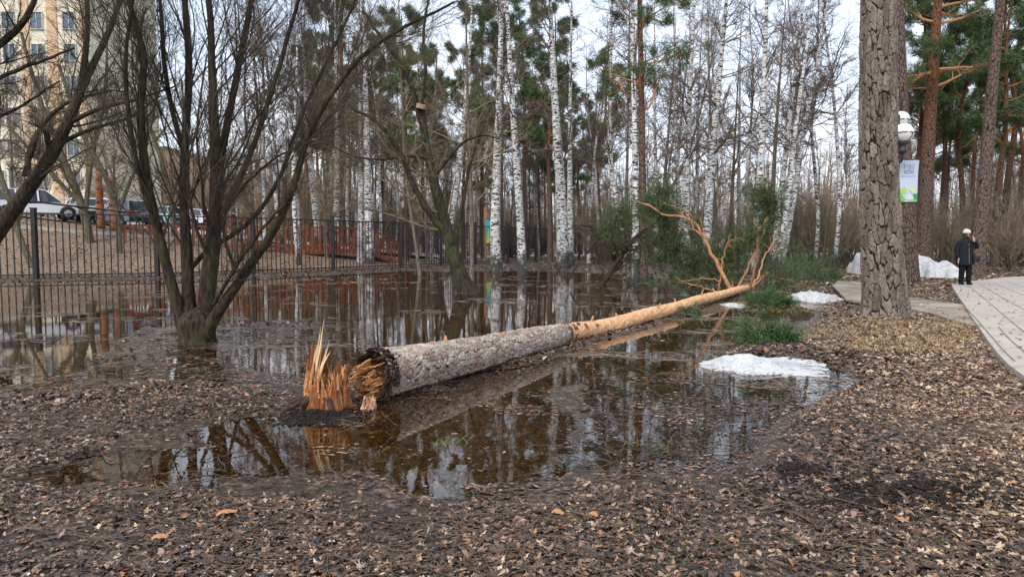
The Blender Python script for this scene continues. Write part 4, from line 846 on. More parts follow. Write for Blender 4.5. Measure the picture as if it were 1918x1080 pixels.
# ------------------------------------------------------------------ stump and chips
sb = gd(612, 762, 0); sb[2] = -.02
st = thing('splintered_stump', 'jagged orange splintered stump snapped beside the log end', 'stump', sb)
n, m_ = 110, 40; a = np.linspace(0, 2*np.pi, n, endpoint=False)
top = .27+.16*np.maximum(0, np.cos(a-2.5))**1.5+.07*fbm(np.cos(a)*5+3, np.sin(a)*5, 4, 3)+.10*(vnoise(a*14, 0*a, 6)-.5)
A, Z_ = np.meshgrid(a, np.linspace(0, 1, m_)); zz = Z_*top[None]
rr_ = np.interp(zz, [0, .1, .3, .6], [.235, .20, .165, .12])*(1+.10*np.sin(A*6+1)+.12*fbm(np.cos(A)*4+zz*2, np.sin(A)*4, 8, 4)+.07*(vnoise(A*16, zz*3, 12)-.5)); 
V = np.stack([rr_*np.cos(A), rr_*np.sin(A), zz], -1); k = [V]
for q in (.75, .45, .15): W_ = V[-1].copy(); W_[:, :2] *= q; W_[:, 2] = W_[:, 2]*.86-.08*(1-q)+.05*fbm(W_[:, 0]*20, W_[:, 1]*20, 3, 2); k.append(W_[None])
V = np.concatenate(k); link('stump_body', mesh('stump_body', V, grid_q(len(V), n, True), smooth=False, mats=[WOODR]), st)
g = G(); g2_ = G()
for k in range(46):
    a = rng.uniform(0, 6.283); r0 = .185*rng.uniform(.35, 1)**.5; x_, y_ = r0*math.cos(a), r0*math.sin(a); tall = 1. if x_ < -.03 and y_ > -.10 else 0.
    (g2_ if (k % 2 == 0 or tall) else g).add(*slab((x_, y_, rng.uniform(.0, .06)), np.array([-x_*.25+.02, -y_*.25, 1.])+rng.normal(0, .04, 3), (-math.sin(a), math.cos(a), 0), rng.uniform(.04, .12), rng.uniform(.28, .42)+tall*rng.uniform(.02, .30), rng.uniform(.025, .06)))
g.obj('wood_slabs', WOODY, st); g2_.obj('red_slabs', WOODR, st)
n = 190; a = rng.uniform(0, 2*np.pi, n); rr_ = .17*np.sqrt(rng.random(n)); x, y = rr_*np.cos(a), rr_*np.sin(a)
tz = .28+.10*rng.random(n)+.12*sstep(-x, -.02, .14); bs = np.stack([x, y, tz-.20], -1)
g = G().add(*spikes(bs, nrm(np.array([0, 0, 1.])+rng.normal(0, .11, (n, 3))), .06+rng.random(n)**3*.20, rng.uniform(.003, .012, n)))
n = 70; a = rng.uniform(-3.3, .3, n); zb = rng.random(n)*.22; bs = np.stack([.20*np.cos(a), .20*np.sin(a), zb], -1)*[1, 1, 1]
g.add(*spikes(bs*[.95, .95, 1], nrm(np.stack([-.12*np.cos(a), -.12*np.sin(a), 1+0*a], -1)+rng.normal(0, .06, (n, 3))), .07+rng.random(n)*.20, rng.uniform(.006, .020, n))); g.obj('splinters', WOODY, st)
g = G()
for (x0, y0, z0), (x1, y1, z1), w_, m0 in (((-.10, -.10, .24), (-.015, .02, .84), .026, 0), ((-.05, -.12, .26), (.05, -.01, .62), .024, 0), ((.03, -.12, .0), (.035, -.13, .28), .022, 0), ((-.02, -.16, .08), (-.02, -.15, .35), .02, 0)):
    b0 = np.array([[x0, y0, z0]]); d0 = np.array([[x1-x0, y1-y0, z1-z0]]); l0 = np.linalg.norm(d0, axis=1)
    for j in range(4): g.add(*spikes(b0+rng.normal(0, .008, (1, 3)), nrm(d0), l0*(1-.12*j), np.array([w_*(.5+.15*j)])))
g.obj('long_splinter', mk_wood('pale_fresh_wood', (.80, .55, .30), (.68, .40, .18), (.85, .64, .40), (60, 60, 6), 8), st)
n = 26; bs = np.stack([rng.normal(-.08, .03, n), rng.normal(.03, .035, n), rng.uniform(.2, .35, n)], -1)
G().add(*spikes(bs, nrm(np.array([.10, 0, 1.])+rng.normal(0, .06, (n, 3))), rng.uniform(.14, .32, n), rng.uniform(.008, .02, n))).obj('heartwood', WOODR, st)
g = G(); 
for k in range(9):
    a = rng.uniform(2.6, 5.2) if k > 2 else rng.uniform(2.7, 3.4); l_ = rng.uniform(.25, .48); d_ = np.array([math.cos(a), math.sin(a), 0])
    g.tube([d_*.12+[0, 0, .16], d_*.26+[0, 0, .09], d_*l_+[0, 0, .0]], [.035, .026, .008], 7)
DIRT = plain('black_soil', (.018, .013, .010), .85, .3, .6, 30); g.obj('root', plain('dark_root', (.05, .03, .022), .85, .2, .5, 20), st)
def clods(name, px, py, sx, sy, n, label, mat_, sz=(.012, .045), hgt=.07):
    c = onland(px, py); g = G(); 
    q = rng.normal(0, 1, (n, 2))*[sx, sy]; r2 = (q[:, 0]/sx)**2+(q[:, 1]/sy)**2
    for (x, y), k in zip(q, r2):
        s = rng.uniform(*sz); z = max(gz(c[0]+x, c[1]+y), 0)+hgt*math.exp(-k)*rng.random()-c[2]; n0 = g.n; g.ball((x, y, z), s, 7, 5, (1, rng.uniform(.6, 1.2), rng.uniform(.5, .9))); g.V[-1] += rng.normal(0, s*.22, g.V[-1].shape)
    o = g.obj(name, mat_); o.location = c; tag(o, label, 'soil heap', kind='stuff'); return o
clods('soil_heap', 596, 780, .17, .12, 1100, 'black churned soil in front of the splintered stump', DIRT, (.005, .020), .055)
clods('soil_clods', 1490, 885, .10, .10, 90, 'dark clump of turned soil among right foreground leaves', DIRT, (.01, .03), .04)
clods('mole_soil', 1700, 925, .45, .20, 420, 'dark bare soil strip between the dry leaves on the right', DIRT, (.008, .028), .04)
cb = gd(690, 765, 0)
ch = thing('wood_chunk', 'torn pale wood chunk leaning between the stump and log end', 'wood chunk', cb)
g = G()
for k in range(9): g.add(*slab((rng.normal(0, .03), rng.normal(0, .02), -.02), np.array([.25, .05, 1.])+rng.normal(0, .16, 3), (1, rng.normal(0, .6), 0), rng.uniform(.04, .09), rng.uniform(.10, .19), rng.uniform(.015, .035)))
g.obj('chunk_body', mk_wood('pinkish_wood', (.60, .36, .21), (.36, .17, .09), (.72, .50, .33), (30, 30, 30), 20), ch)
for (px, py, l_, r_, lb) in ((425,968,.11,70,'long orange bark flake lying on leaves at lower left'),(1045,968,.07,20,'small rusty wood chip in the centre foreground'),(300,1015,.08,60,'reddish wood sliver near the bottom left'),(1112,972,.05,10,'small curled tan chip among the foreground leaves')):
    c = onland(px, py); g = G(); P = resamp([(-l_/2, 0, .02), (-l_/6, .01, .035), (l_/4, -.005, .03), (l_/2, .005, .02)], 9); V = []
    for i, q in enumerate(P): w_ = .028*math.sin(math.pi*(i+.6)/9.2)*(1+.3*math.sin(i*2)); V += [q+[0, -w_, 0], q+[0, 0, .010], q+[0, w_, 0], q+[0, 0, -.006]]
    g.add(V, grid_q(9, 4, True)); o = g.obj('wood_chip', LIMB); o.location = c; o.rotation_euler = (0, 0, R(r_-40)); tag(o, lb, 'wood chip')

# ------------------------------------------------------------------ snow
m = M('old_snow', .6, .3); v = m.co(); n1 = m.noise(v, 14, 6, .7); n2 = m.noise(v, 45, 3)
c = m.mix(m.ramp(n1, (.54, 0), (.70, .7)), (.50, .51, .52), (.24, .20, .165)); n3 = m.noise(v, 3.5, 5, .65); c = m.mix(m.ramp(n3, (.48, 0), (.66, .55)), c, (.22, .19, .155)); c = m.mix(m.ramp(n2, (.60, 0), (.68, .9)), c, (.09, .06, .04))
SNOW = m.base(c).bump(n1, .35, .02).m
def snow(px0, px1, ynear, yfar, hgt, label, peaks, z0=None, seed=1):
    p0, p1 = onland(px0, ynear), onland(px1, ynear); q = onland((px0+px1)/2, yfar); cx, cy = (p0[0]+p1[0])/2, (p0[1]+q[1])/2; rx, ry = (p1[0]-p0[0])/2, max((q[1]-p0[1])/2, .4)
    n, m_ = 130, 90; X, Y = np.meshgrid(np.linspace(-1.4, 1.4, n), np.linspace(-1.4, 1.4, m_)); X2, Y2 = X+.26*fbm(X*4, Y*4, seed, 5), Y+.34*fbm(X*4+9, Y*4, seed, 5)
    r = np.sqrt(X2**2+Y2**2); prof = sum(h_*np.exp(-((X-x_)/w_)**2) for x_, h_, w_ in peaks); 
    z = hgt*prof*np.clip(1-r**2.2, 0, 1)**.75*(1+.22*fbm(X*5, Y*5, seed+2, 4))+hgt*.10*fbm(X*9, Y*9, seed+4, 3); z = np.where(r > .975, -.06, np.maximum(z, .010+.03*(1-r)))
    Z0 = ground_z(cx+X*rx, cy+Y*ry); V = np.stack([X*rx, Y*ry, z+np.maximum(Z0, -.005)], -1)
    q_ = grid_q(m_, n); q_ = q_[(r.ravel()[q_] < .99).any(axis=1)]; o = link('snow_patch', mesh('snow_patch', V, q_, smooth=True, mats=[SNOW])); o.location = (cx, cy, 0); tag(o, label, 'snow'); return o
snow(1348, 1618, 708, 668, .12, 'dirty white snow patch at the puddle edge in the middle right', [(-.6, 1.0, .35), (-.15, .8, .35), (.35, .45, .3), (.75, .2, .3)], seed=3)
snow(1505, 1640, 568, 553, .22, 'small snow patch left of the foreground pine foot', [(.1, 1, .8)], seed=5)
snow(1700, 1872, 521, 508, 1.25, 'tall heap of old snow beside the plaza behind the walking person', [(-.75, 1.0, .42), (-.1, .62, .5), (.6, .25, .5)], seed=7)
snow(1368, 1412, 577, 570, .06, 'scrap of melting snow under the peeled trunk tip', [(0, 1, .9)], seed=9)

# ------------------------------------------------------------------ fence
BLK = plain('black_painted_steel', (.014, .013, .013), .5, .4, .3, 4)
fn = thing('metal_fence', 'black steel picket fence running along the far edge of the flood', 'fence', (*FENCE[1], 0))
org = np.array([*FENCE[1], 0.]); fpts = []
for (x0, y0), (x1, y1) in zip(FENCE[1:-1], FENCE[2:]):
    k = max(1, round(math.hypot(x1-x0, y1-y0)/5.2)); fpts += [(x0+(x1-x0)*i/k, y0+(y1-y0)*i/k) for i in range(k)]
fpts.append(FENCE[-1])
for i, (x, y) in enumerate(fpts):
    z = .05+.0*x; G().box(np.array([x, y, 1.42])-org, (.17, .17, 2.9)).box(np.array([x, y, 2.89])-org, (.20, .20, .05)).obj('post', BLK, fn)
    if i+1 < len(fpts):
        a = np.array([x, y, 0]); b2 = np.array([*fpts[i+1], 0]); d_ = nrm(b2-a); l_ = np.linalg.norm(b2-a); g = G()
        for zz in (.22, 2.66): g.bar(a+d_*.1+[0, 0, zz]-org, b2-d_*.1+[0, 0, zz]-org, .05, .05)
        nn = max(3, int(l_/.235)); 
        for j in range(1, nn): c = a+d_*l_*j/nn-org; g.box(c+[0, 0, 1.40], (.036, .036, 2.60))
        g.obj('picket_panel', BLK, fn)
WF = plain('weathered_fence_wood', (.12, .10, .085), .85, .15, .4, 3)
f2 = thing('picket_fence', 'low grey-brown picket fence behind the bare shrubs at right', 'fence', (16.5, 47, 0)); xs = np.arange(0, 16, 4.)
for i, x in enumerate(xs):
    G().box((x, x*.03, .8), (.12, .12, 1.6)).obj('post', WF, f2)
    if i < len(xs)-1:
        g = G(); g.bar((x+.06, x*.03-.05, .35), (x+3.94, x*.03+.07, .35), .04, .08).bar((x+.06, x*.03-.05, 1.2), (x+3.94, x*.03+.07, 1.2), .04, .08)
        for j in range(1, 20): g.box((x+j*.2, x*.03-.09, .78+random.uniform(-.03, .03)), (.09, .02, 1.4))
        g.obj('picket_panel', WF, f2)

# ------------------------------------------------------------------ red wooden footbridge and steps
RED = plain('red_stained_wood', (.25, .075, .035), .65, .3, .35, 3)
def bp_(px, y, Y): return at(px, y, Y)
bA = at(235, 470, 37); bB = at(690, 470, 44.5); zD = 1.08; bA[2] = bB[2] = zD; bo = bA.copy(); bo[2] = 0; slope = (at(690, 472, 44.5)[2]-at(235, 470, 37)[2])
br = thing('footbridge', 'red-stained wooden footbridge with slatted railing behind the fence', 'footbridge', bo); bd = nrm(bB-bA); bn = np.array([-bd[1], bd[0], 0]); bl_ = np.linalg.norm(bB-bA)
g = G()
for q in range(int(bl_/.16)): g.box(bA-bo+bd*(q*.16+.08)+bn*.9+[0, 0, -.02], (.14, 1.8, .05), [bd, bn, [0, 0, 1]])
g.obj('deck', RED, br)
for off in (0, 1.8):
    g = G(); g.bar(bA-bo+bn*off+[0, 0, -.12], bB-bo+bn*off+[0, 0, -.12], .08, .30); g.bar(bA-bo+bn*off+[0, 0, 1.38], bB-bo+bn*off+[0, 0, 1.38], .14, .08); g.bar(bA-bo+bn*off+[0, 0, .25], bB-bo+bn*off+[0, 0, .25], .06, .12)
    for q in range(int(bl_/.42)+1):
        g.box(bA-bo+bd*q*.42+bn*(off-.06)+[0, 0, .62], (.085 if q % 4 else .16, .05, 1.5), [bd, bn, [0, 0, 1]])
    g.obj('railing', RED, br)
for q in range(6):
    c = bA-bo+bd*bl_*q/5+bn*.9; G().box(c+[0, 0, -1.0], (.2, 1.7, 1.5), [bd, bn, [0, 0, 1]]).obj('trestle', plain('dark_trestle', (.05, .035, .03), .9, .1) if q == 0 else bpy.data.materials['dark_trestle'], br)
g = G(); e = bB-bo; bot = e+bd*2.6+[0, 0, -1.05]
for off in (0, 1.8):
    g.bar(e+bn*off+[0, 0, -.12], bot+bn*off+[0, 0, -.12], .06, .28); g.bar(e+bn*off+[0, 0, 1.38], bot+bn*off+[0, 0, 1.3], .12, .08); g.bar(e+bn*off+[0, 0, .8], bot+bn*off+[0, 0, .75], .08, .08)
    for q in range(1, 6): c = e+(bot-e)*q/5+bn*off; g.box(c+[0, 0, .6], (.10, .06, 1.4), [bd, bn, [0, 0, 1]])
for q in range(7): c = e+(bot-e)*(q+.5)/7+bn*.9; g.box(c, (.34, 1.8, .05), [bd, bn, [0, 0, 1]])
g.obj('steps', RED, br)

# ------------------------------------------------------------------ cars
GLASS = M('car_glass', .08, .8).base((.03, .04, .05)).m; TYRE = plain('tyre_rubber', (.02, .02, .02), .8, .2); RIM = plain('alloy_rim', (.45, .45, .46), .35, .5, .1, 4, .8); LAMPR = M('tail_lamp', .2, .5).base((.45, .02, .015)).m; TRIM = plain('dark_bumper_plastic', (.022, .022, .024), .6, .3)
def paint(name, c):
    m = M(name, .3, .5).base(c); m.b.inputs['Coat Weight'].default_value = .6; return m.m
def car(px, py, Y, rz, label, pm, suv=True, Ln=4.6, ground=None):
    c = at(px, py, Y); c[2] = gz(c[0], c[1])-.02; root = thing('parked_car', label, 'car', c, 'cars parked behind the fence', rz)
    W_ = 1.84; Hh = 1.66 if suv else 1.45; hl = Ln/2; belt = .98 if suv else .88
    # side profile of the lower body, x forward
    pr = [(-hl, .42), (-hl-.03, .62), (-hl+.02, .9), (-hl+.12, belt+.02), (-hl*.5, belt+.03), (0, belt), (hl*.42, belt-.04), (hl*.8, belt-.14), (hl-.04, .72), (hl, .5), (hl-.06, .32), (-hl+.1, .30)]
    S_ = [(-.5, .90), (-.44, 1.0), (.44, 1.0), (.5, .90)]; V = []
    for wy, sc_ in S_: V += [(x*(.985+.015*sc_), wy*W_, .66+(z-.66)*sc_) for x, z in pr]
    k = len(pr); g = G(); V = np.array(V); g.add(V, [[j*k+i, j*k+(i+1) % k, (j+1)*k+(i+1) % k, (j+1)*k+i] for j in range(3) for i in range(k)])
    g.T.append(np.array([[0, i, i+1] for i in range(1, k-1)])); g.T.append(np.array([[0, i+1, i] for i in range(1, k-1)])+3*k)
    # arches
    g.obj('body', pm, root)
    gh = [(-hl+.10, belt), (-hl+.38, Hh-.12), (-hl+.65, Hh-.04)] + ([(0, Hh), (hl*.18, Hh-.05)] if suv else [(-.2, Hh), (hl*.10, Hh-.04)])+[(hl*.52, belt-.03)]
    Vb = []; 
    for wy in (-1, 1): Vb += [(x, wy*(W_/2-.06-.20*max(0, (z-belt))/(Hh-belt)), z) for x, z in gh]
    n_ = len(gh); g = G(); g.add(Vb, [[i, i+1, n_+i+1, n_+i] for i in range(n_-1)]); g.T.append(np.array([[0, i+1, i] for i in range(1, n_-1)])); g.T.append(np.array([[0, i, i+1] for i in range(1, n_-1)])+n_); g.obj('windows', GLASS, root)
    g = G(); top = [q for q in gh[1:-1]]; Vt = []
    for x, z in top: Vt += [(x, -(W_/2-.24), z+.012), (x, (W_/2-.24), z+.012)]
    g.add(np.array(Vt), [[2*i, 2*i+1, 2*i+3, 2*i+2] for i in range(len(top)-1)])
    for wy in (-1, 1):
        for (x0, z0), (x1, z1) in zip(gh[:-1], gh[1:]):
            f_ = lambda z: wy*(W_/2-.05-.20*max(0, (z-belt))/(Hh-belt)); g.bar((x0, f_(z0), z0), (x1, f_(z1), z1), .07, .05)
        for x in (-hl*.42, .05): g.bar((x, wy*(W_/2-.05), belt), (x-.03, wy*(W_/2-.235), Hh-.05), .08, .04)
    g.obj('roof', pm, root)
    for sx in (-hl*.62, hl*.62):
        for sy in (-1, 1):
            wh = link('wheel', None, root); wh.location = (sx, sy*(W_/2-.055), .34)
            th_ = np.linspace(0, 2*np.pi, 24, endpoint=False)
            def ring(prof): return np.array([[(r*math.cos(t_), y*sy, r*math.sin(t_)) for t_ in th_] for r, y in prof])
            g = G(); pf = [(.21, .10), (.32, .115), (.345, .07), (.345, -.08), (.30, -.10)]; g.add(ring(pf), grid_q(len(pf), 24, True)); g.obj('tyre', TYRE, wh, True)
            g = G(); pf = [(.40, -.02), (.40, .061), (.34, .061)]; g.add(ring(pf), grid_q(3, 24, True)); g.obj('wheel_arch', TRIM, wh, True)
            g = G(); pf = [(.215, .105), (.19, .06), (.05, .09), (.001, .095)]; g.add(ring(pf), grid_q(4, 24, True))
            for q in range(5): t_ = q*1.2566; g.bar((.05*math.cos(t_), .10*sy, .05*math.sin(t_)), (.2*math.cos(t_), .10*sy, .2*math.sin(t_)), .045, .03)
            g.obj('rim', RIM, wh)
    for sy in (-1, 1): G().box((-hl+.02, sy*.74, .88), (.16, .30, .20)).obj('tail_light', LAMPR, root)
    G().box((-hl-.01, 0, .48), (.14, 1.7, .24)).obj('bumper', TRIM, root); G().box((-hl-.06, 0, .78), (.03, .5, .12)).obj('number_plate', plain('plate_white', (.6, .6, .58), .5) if 'plate_white' not in bpy.data.materials else bpy.data.materials['plate_white'], root)
    return root
car(70, 418, 40, R(38), 'white SUV nearest the left edge, seen from its rear corner', paint('white_paint', (.72, .74, .77)))
car(158, 412, 44, R(140), 'white car parked just right of the nearest white SUV', bpy.data.materials['white_paint'], False)
car(228, 412, 43, R(150), 'blue-grey estate car right of the orange carved posts', paint('blue_grey_paint', (.13, .17, .24)))
car(285, 402, 50, R(165), 'pale teal car past the blue-grey one', paint('teal_paint', (.30, .48, .50)), False)
car(20, 406, 50, R(50), 'light beige car half hidden at the far left', paint('beige_paint', (.50, .47, .42)), False)
car(345, 405, 56, R(170), 'white hatchback seen over the left part of the red railing', bpy.data.materials['white_paint'], False)
car(395, 405, 58, R(175), 'dull maroon car seen over the red railing', paint('maroon_paint', (.20, .05, .05)), False)
# carved orange posts
PO = plain('orange_carved_wood', (.30, .11, .045), .7, .3, .4, 5)
for px, lb in ((189, 'left orange carved wooden post near the cars'), (215, 'right orange carved wooden post near the cars')):
    c = at(px, 440, 39.5); c[2] = gz(c[0], c[1]); t_ = thing('carved_post', lb, 'post', c); hh = 4.6-c[2]+.4
    G().lathe((0, 0, 0), [(.0, 0), (.24, 0), (.22, .3), (.25, .6), (.19, .9), (.22, 1.3), (.17, 1.5), (.21, 2.), (.22, 2.3), (.15, 2.5), (.18, 2.9), (.08, 3.2), (0, 3.3)], 14).obj('shaft', PO, t_, True)
    G().ball((0, -.16, 1.45), .10).ball((.02, -.16, 2.2), .09).ball((0, -.14, 2.75), .07).obj('carving', plain('purple_paint', (.12, .05, .10), .6) if px < 200 else bpy.data.materials['purple_paint'], t_, True)

# ------------------------------------------------------------------ buildings
def building(x0, x1, Y, h, z0, label, wm, rows, cols, wsize, depth=14, strips=(), accent=None):
    root = thing('apartment_block', label, 'building', (x0, Y, z0)); L_ = x1-x0
    G().box((L_/2, depth/2, h/2-1), (L_, depth, h+2)).obj('wall', wm, root)
    G().box((L_/2, depth/2, h+.12), (L_+.6, depth+.6, .25)).box((L_/2, depth/2, h+.5), (L_*.4, depth*.4, .6)).obj('roof', CONC, root)
    for s0, s1 in strips: G().box(((s0+s1)/2, -.05, h/2), (s1-s0, .1, h)).obj('accent_panel', accent, root)
    fr_ = bpy.data.materials.get('window_frame_white') or plain('window_frame_white', (.55, .55, .55), .5); gl_ = bpy.data.materials.get('window_glass') or M('window_glass', .1, .6).base((.10, .13, .16)).m; gl_.name = 'window_glass'
    w_, hh = wsize; g = G(); g.box((0, -.07, hh/2+.03), (w_, .12, .06)).box((0, -.07, -hh/2-.03), (w_+.2, .22, .06)).box((-w_/2, -.07, 0), (.07, .12, hh)).box((w_/2, -.07, 0), (.07, .12, hh)).box((0, -.06, 0), (.05, .09, hh)); fm = g.mesh('window', fr_)
    pm = G().box((0, -.025, 0), (w_, .04, hh)).mesh('pane', gl_)
    for z in rows:
        for x in cols: o = link('window', fm, root, (x, 0, z)); link('pane', pm, o)
    return root
CREAM = plain('cream_plaster', (.72, .66, .52), .85, .1, .07, .3); OCH = plain('ochre_plaster', (.62, .42, .27), .85, .1, .08, .4)
building(-70, -42.3, 70, 44, 2.6, 'tall cream tower block with ochre strips at the left', CREAM, [2.2+3.1*i for i in range(11)], [18.6, 20.2, 23.0, 26.2], (1.2, 1.6), strips=((21.4, 22.2), (24.0, 25.0), (27.2, 27.7)), accent=OCH)
building(-62, -47, 95, 11.5, 2.8, 'low ochre building between the tower block and the willow', OCH, [1.6, 5.0, 8.4], [2, 4.5, 7, 9.5, 12, 13.8], (1.3, 1.5))

# ------------------------------------------------------------------ signs, bench, bin
m = M('sign_face', .5, .3); x_ = m.zpos(); c = m.ramp(m.math('MULTIPLY', x_, .5), (.52, (.75, .78, .08)), (.66, (.10, .55, .45)), (.9, (.04, .38, .58)))
c0_ = at(918, 480, 53); c0_[2] = gz(c0_[0], c0_[1]); t_ = thing('park_sign', 'blue-green board sign on wooden posts behind the fence', 'sign', c0_)
zt = at(921, 412, 53)[2]-c0_[2]; zb = at(921, 455, 53)[2]-c0_[2]; hS = zt-zb
m2 = M('sign_board_face', .5, .3); g2 = m2.n('TexCoord'); s2 = m2.n('SeparateXYZ'); m2.l(g2.outputs['Generated'], s2.inputs[0]); m2.base(m2.ramp(s2.outputs[2], (.02, (.70, .72, .06)), (.35, (.22, .60, .25)), (.6, (.06, .50, .52)), (1., (.03, .36, .55))))
G().box((0, 0, (zt+zb)/2), (.62, .06, hS)).obj('board', m2.m, t_)
PW = plain('pinkish_post_wood', (.34, .19, .12), .8, .2)
for x in (-.36, .25): G().box((x, .1, zt/2+.5), (.24, .14, zt+1.0)).obj('post', PW, t_)
g = G()
for k in range(3):                   # green figure row and bars
    g.box((-.17+k*.17, -.035, zt-.62), (.10, .012, .14)).box((-.19+k*.17, -.035, zt-.78), (.035, .012, .12)).box((-.15+k*.17, -.035, zt-.78), (.035, .012, .12)); 
g.obj('emblem', M('sign_green', .5).base((.05, .45, .12)).m, t_)
g = G(); 
for k in (-.12, .12): g.box((k, -.033, zb+.55), (.03, .008, .95))
g.obj('stripe', M('sign_pale', .5).base((.6, .75, .5)).m, t_)
c0_ = at(762, 480, 60); c0_[2] = gz(c0_[0], c0_[1]); t_ = thing('notice_board', 'small white notice board on two posts far behind the fence', 'sign', c0_); zt = at(762, 376, 60)[2]-c0_[2]
G().box((0, 0, zt-.3), (.75, .05, .55)).obj('board', plain('white_board', (.70, .74, .80), .5, .3, .05), t_)
for x in (-.42, .30): G().box((x, .08, zt/2-.1), (.10, .08, zt)).obj('post', PW, t_)
G().box((0, -.03, zt-.16), (.5, .012, .05)).box((-.05, -.03, zt-.36), (.4, .012, .05)).obj('stripe', plain('stripe_blue', (.12, .20, .42), .5), t_)
c0_ = at(1003, 482, 66); c0_[2] = gz(c0_[0], c0_[1])+.1; t_ = thing('park_bench', 'dark park bench on the path behind the fence', 'bench', c0_)
DK = plain('dark_bench_wood', (.030, .028, .028), .6, .3)
g = G(); 
for y in (-.2, -.05, .1): g.box((0, y, .5), (2.6, .12, .05))
g.obj('seat', DK, t_); g = G()
for z in (.75, .92, 1.1): g.box((0, .22, z), (2.6, .04, .13))
g.obj('backrest', DK, t_)
for x in (-1.15, 1.15): G().box((x, -.18, .24), (.08, .08, .48)).box((x, .24, .58), (.08, .08, 1.16)).box((x, .02, .44), (.08, .5, .07)).obj('leg', DK, t_)
c0_ = at(960, 482, 64); c0_[2] = gz(c0_[0], c0_[1])+.1; t_ = thing('litter_bin', 'dark square litter bin left of the park bench', 'bin', c0_)
G().box((0, 0, .55), (.7, .6, .8)).box((0, 0, .98), (.78, .68, .06)).obj('bin_body', DK, t_); G().box((-.28, 0, .08), (.08, .5, .16)).box((.28, 0, .08), (.08, .5, .16)).obj('foot', DK, t_)

# ------------------------------------------------------------------ street lamps
m = M('frosted_globe', .35, .4).base((.78, .77, .70)); GLOBE = m.m; IRON = plain('black_cast_iron', (.018, .020, .020), .45, .5)
YL = 17.0; c = at(1672, 540, YL); c[2] = gz(c[0], c[1]); lamp = thing('street_lamp', 'black lamp post with white globes and a hanging banner behind the big pine', 'street lamp', c)
G().lathe((0, 0, 0), [(.16, 0), (.16, .3), (.10, .45), (.085, .9), (.06, 1.0), (.055, 3.6), (.08, 3.65), (.08, 3.8), (.04, 3.9), (.03, 4.5), (0, 4.52)], 16).obj('pole', IRON, lamp, True)
def globe(px, py, r, Yg):
    q = at(px, py, Yg)-c; gl_ = G().ball(q, r, 28, 16).obj('globe', GLOBE, lamp, True)
    g = G(); th_ = np.linspace(0, 2*np.pi, 29); g.add(*tubes(np.stack([q[0]+(r+.006)*np.cos(th_), q[1]+(r+.006)*np.sin(th_), q[2]+0*th_-.01], -1)[None], np.full((1, 29), .011), 6))
    for k in range(4): a_ = np.linspace(-np.pi/2, 0, 10); t0 = k*np.pi/2+.5; g.add(*tubes(np.stack([q[0]+(r+.006)*np.cos(a_)*math.cos(t0), q[1]+(r+.006)*np.cos(a_)*math.sin(t0), q[2]+(r+.006)*np.sin(a_)], -1)[None], np.full((1, 10), .009), 5))
    g.obj('cage', IRON, gl_); G().lathe(q-[0, 0, r], [(.06, .02), (.12, .03), (.12, -.02), (.09, -.06), (.08, -.16), (.11, -.18), (.11, -.22), (.05, -.28), (.03, -.30)], 14).obj('holder', IRON, gl_, True)
    e_ = q-[0, 0, r+.28]; P_ = resamp([e_, e_+[0, 0, -.12], (e_+[0, 0, -.2])*[.5, .5, 1], np.array([0, 0, e_[2]-.05])], 14); G().tube(P_, .025, 8).obj('arm', IRON, lamp, True)
globe(1692, 249, .225, YL-.25); globe(1687, 225, .215, YL+.55); globe(1655, 236, .22, YL+.1)
# banner
q0 = at(1683, 300, YL)-c; q1 = at(1722, 300, YL)-c; hb = (at(1700, 300, YL)-at(1700, 378, YL))[2]; wb = q1[0]-q0[0]
ban = link('banner', None, lamp); n, m_ = 20, 30; U, Vv = np.meshgrid(np.linspace(0, 1, n), np.linspace(0, 1, m_))
Vb = np.stack([q0[0]+U*wb-.03*Vv, q0[1]-.02*np.sin(U*3)*Vv+.015*np.sin(Vv*5), q0[2]-Vv*hb], -1)
cloth = mesh('banner_cloth', np.concatenate([Vb.reshape(-1, 3), Vb.reshape(-1, 3)+[0, .006, 0]]), np.concatenate([grid_q(m_, n), grid_q(m_, n)[:, ::-1]+n*m_]), smooth=True, mats=[plain('banner_cloth', (.50, .54, .66), .7, .2, .04, 3)])
ban.parent = None; bpy.data.objects.remove(ban); ban = link('banner', cloth, lamp)
def bpt(u, v, o=.012): return np.array([q0[0]+u*wb-.03*v, q0[1]-.02*math.sin(u*3)*v+.015*math.sin(v*5)-o, q0[2]-v*hb])
g = G(); LN = lambda u0, v0, u1, v1, w_=.006: g.bar(bpt(u0, v0), bpt(u1, v1), w_, .003)
u0, u1, v0, v1 = .30, .76, .10, .31
for a_ in ((u0, v0, u1, v0), (u1, v0, u1, v1), (u1, v1, u0, v1), (u0, v0+.05, u0, v0), (u0, v0+.10, u0+.10, v0+.10), (u0, v0, u0, v0+.09), (u0, v0+.05, u0+.08, v0+.05), (.44, v0+.02, .44, v0+.09), (.54, v0+.02, .54, v0+.09), (.44, v0+.055, .54, v0+.055), (.60, v0+.02, .60, v0+.09), (.60, v0+.05, .70, v0+.05), (.60, v0+.09, .72, v0+.09), (.48, .215, .53, .195), (.53, .195, .58, .215),
  (u0, .24, .34, .30), (.34, .30, .37, .25), (.37, .25, .40, .30), (.40, .30, .43, .24), (.48, .30, .53, .24), (.53, .24, .58, .30), (.62, .24, .66, .30), (.66, .30, .69, .25), (.69, .25, .72, .30), (.40, .235, .66, .235),
  (.12, .385, .30, .38), (.20, .37, .24, .395), (.30, .38, .42, .385), (.42, .385, .60, .38), (.60, .38, .66, .395), (.66, .395, .72, .375), (.72, .375, .86, .385)): LN(*a_)
g.obj('lettering', plain('banner_ink', (.10, .14, .16), .7), ban)
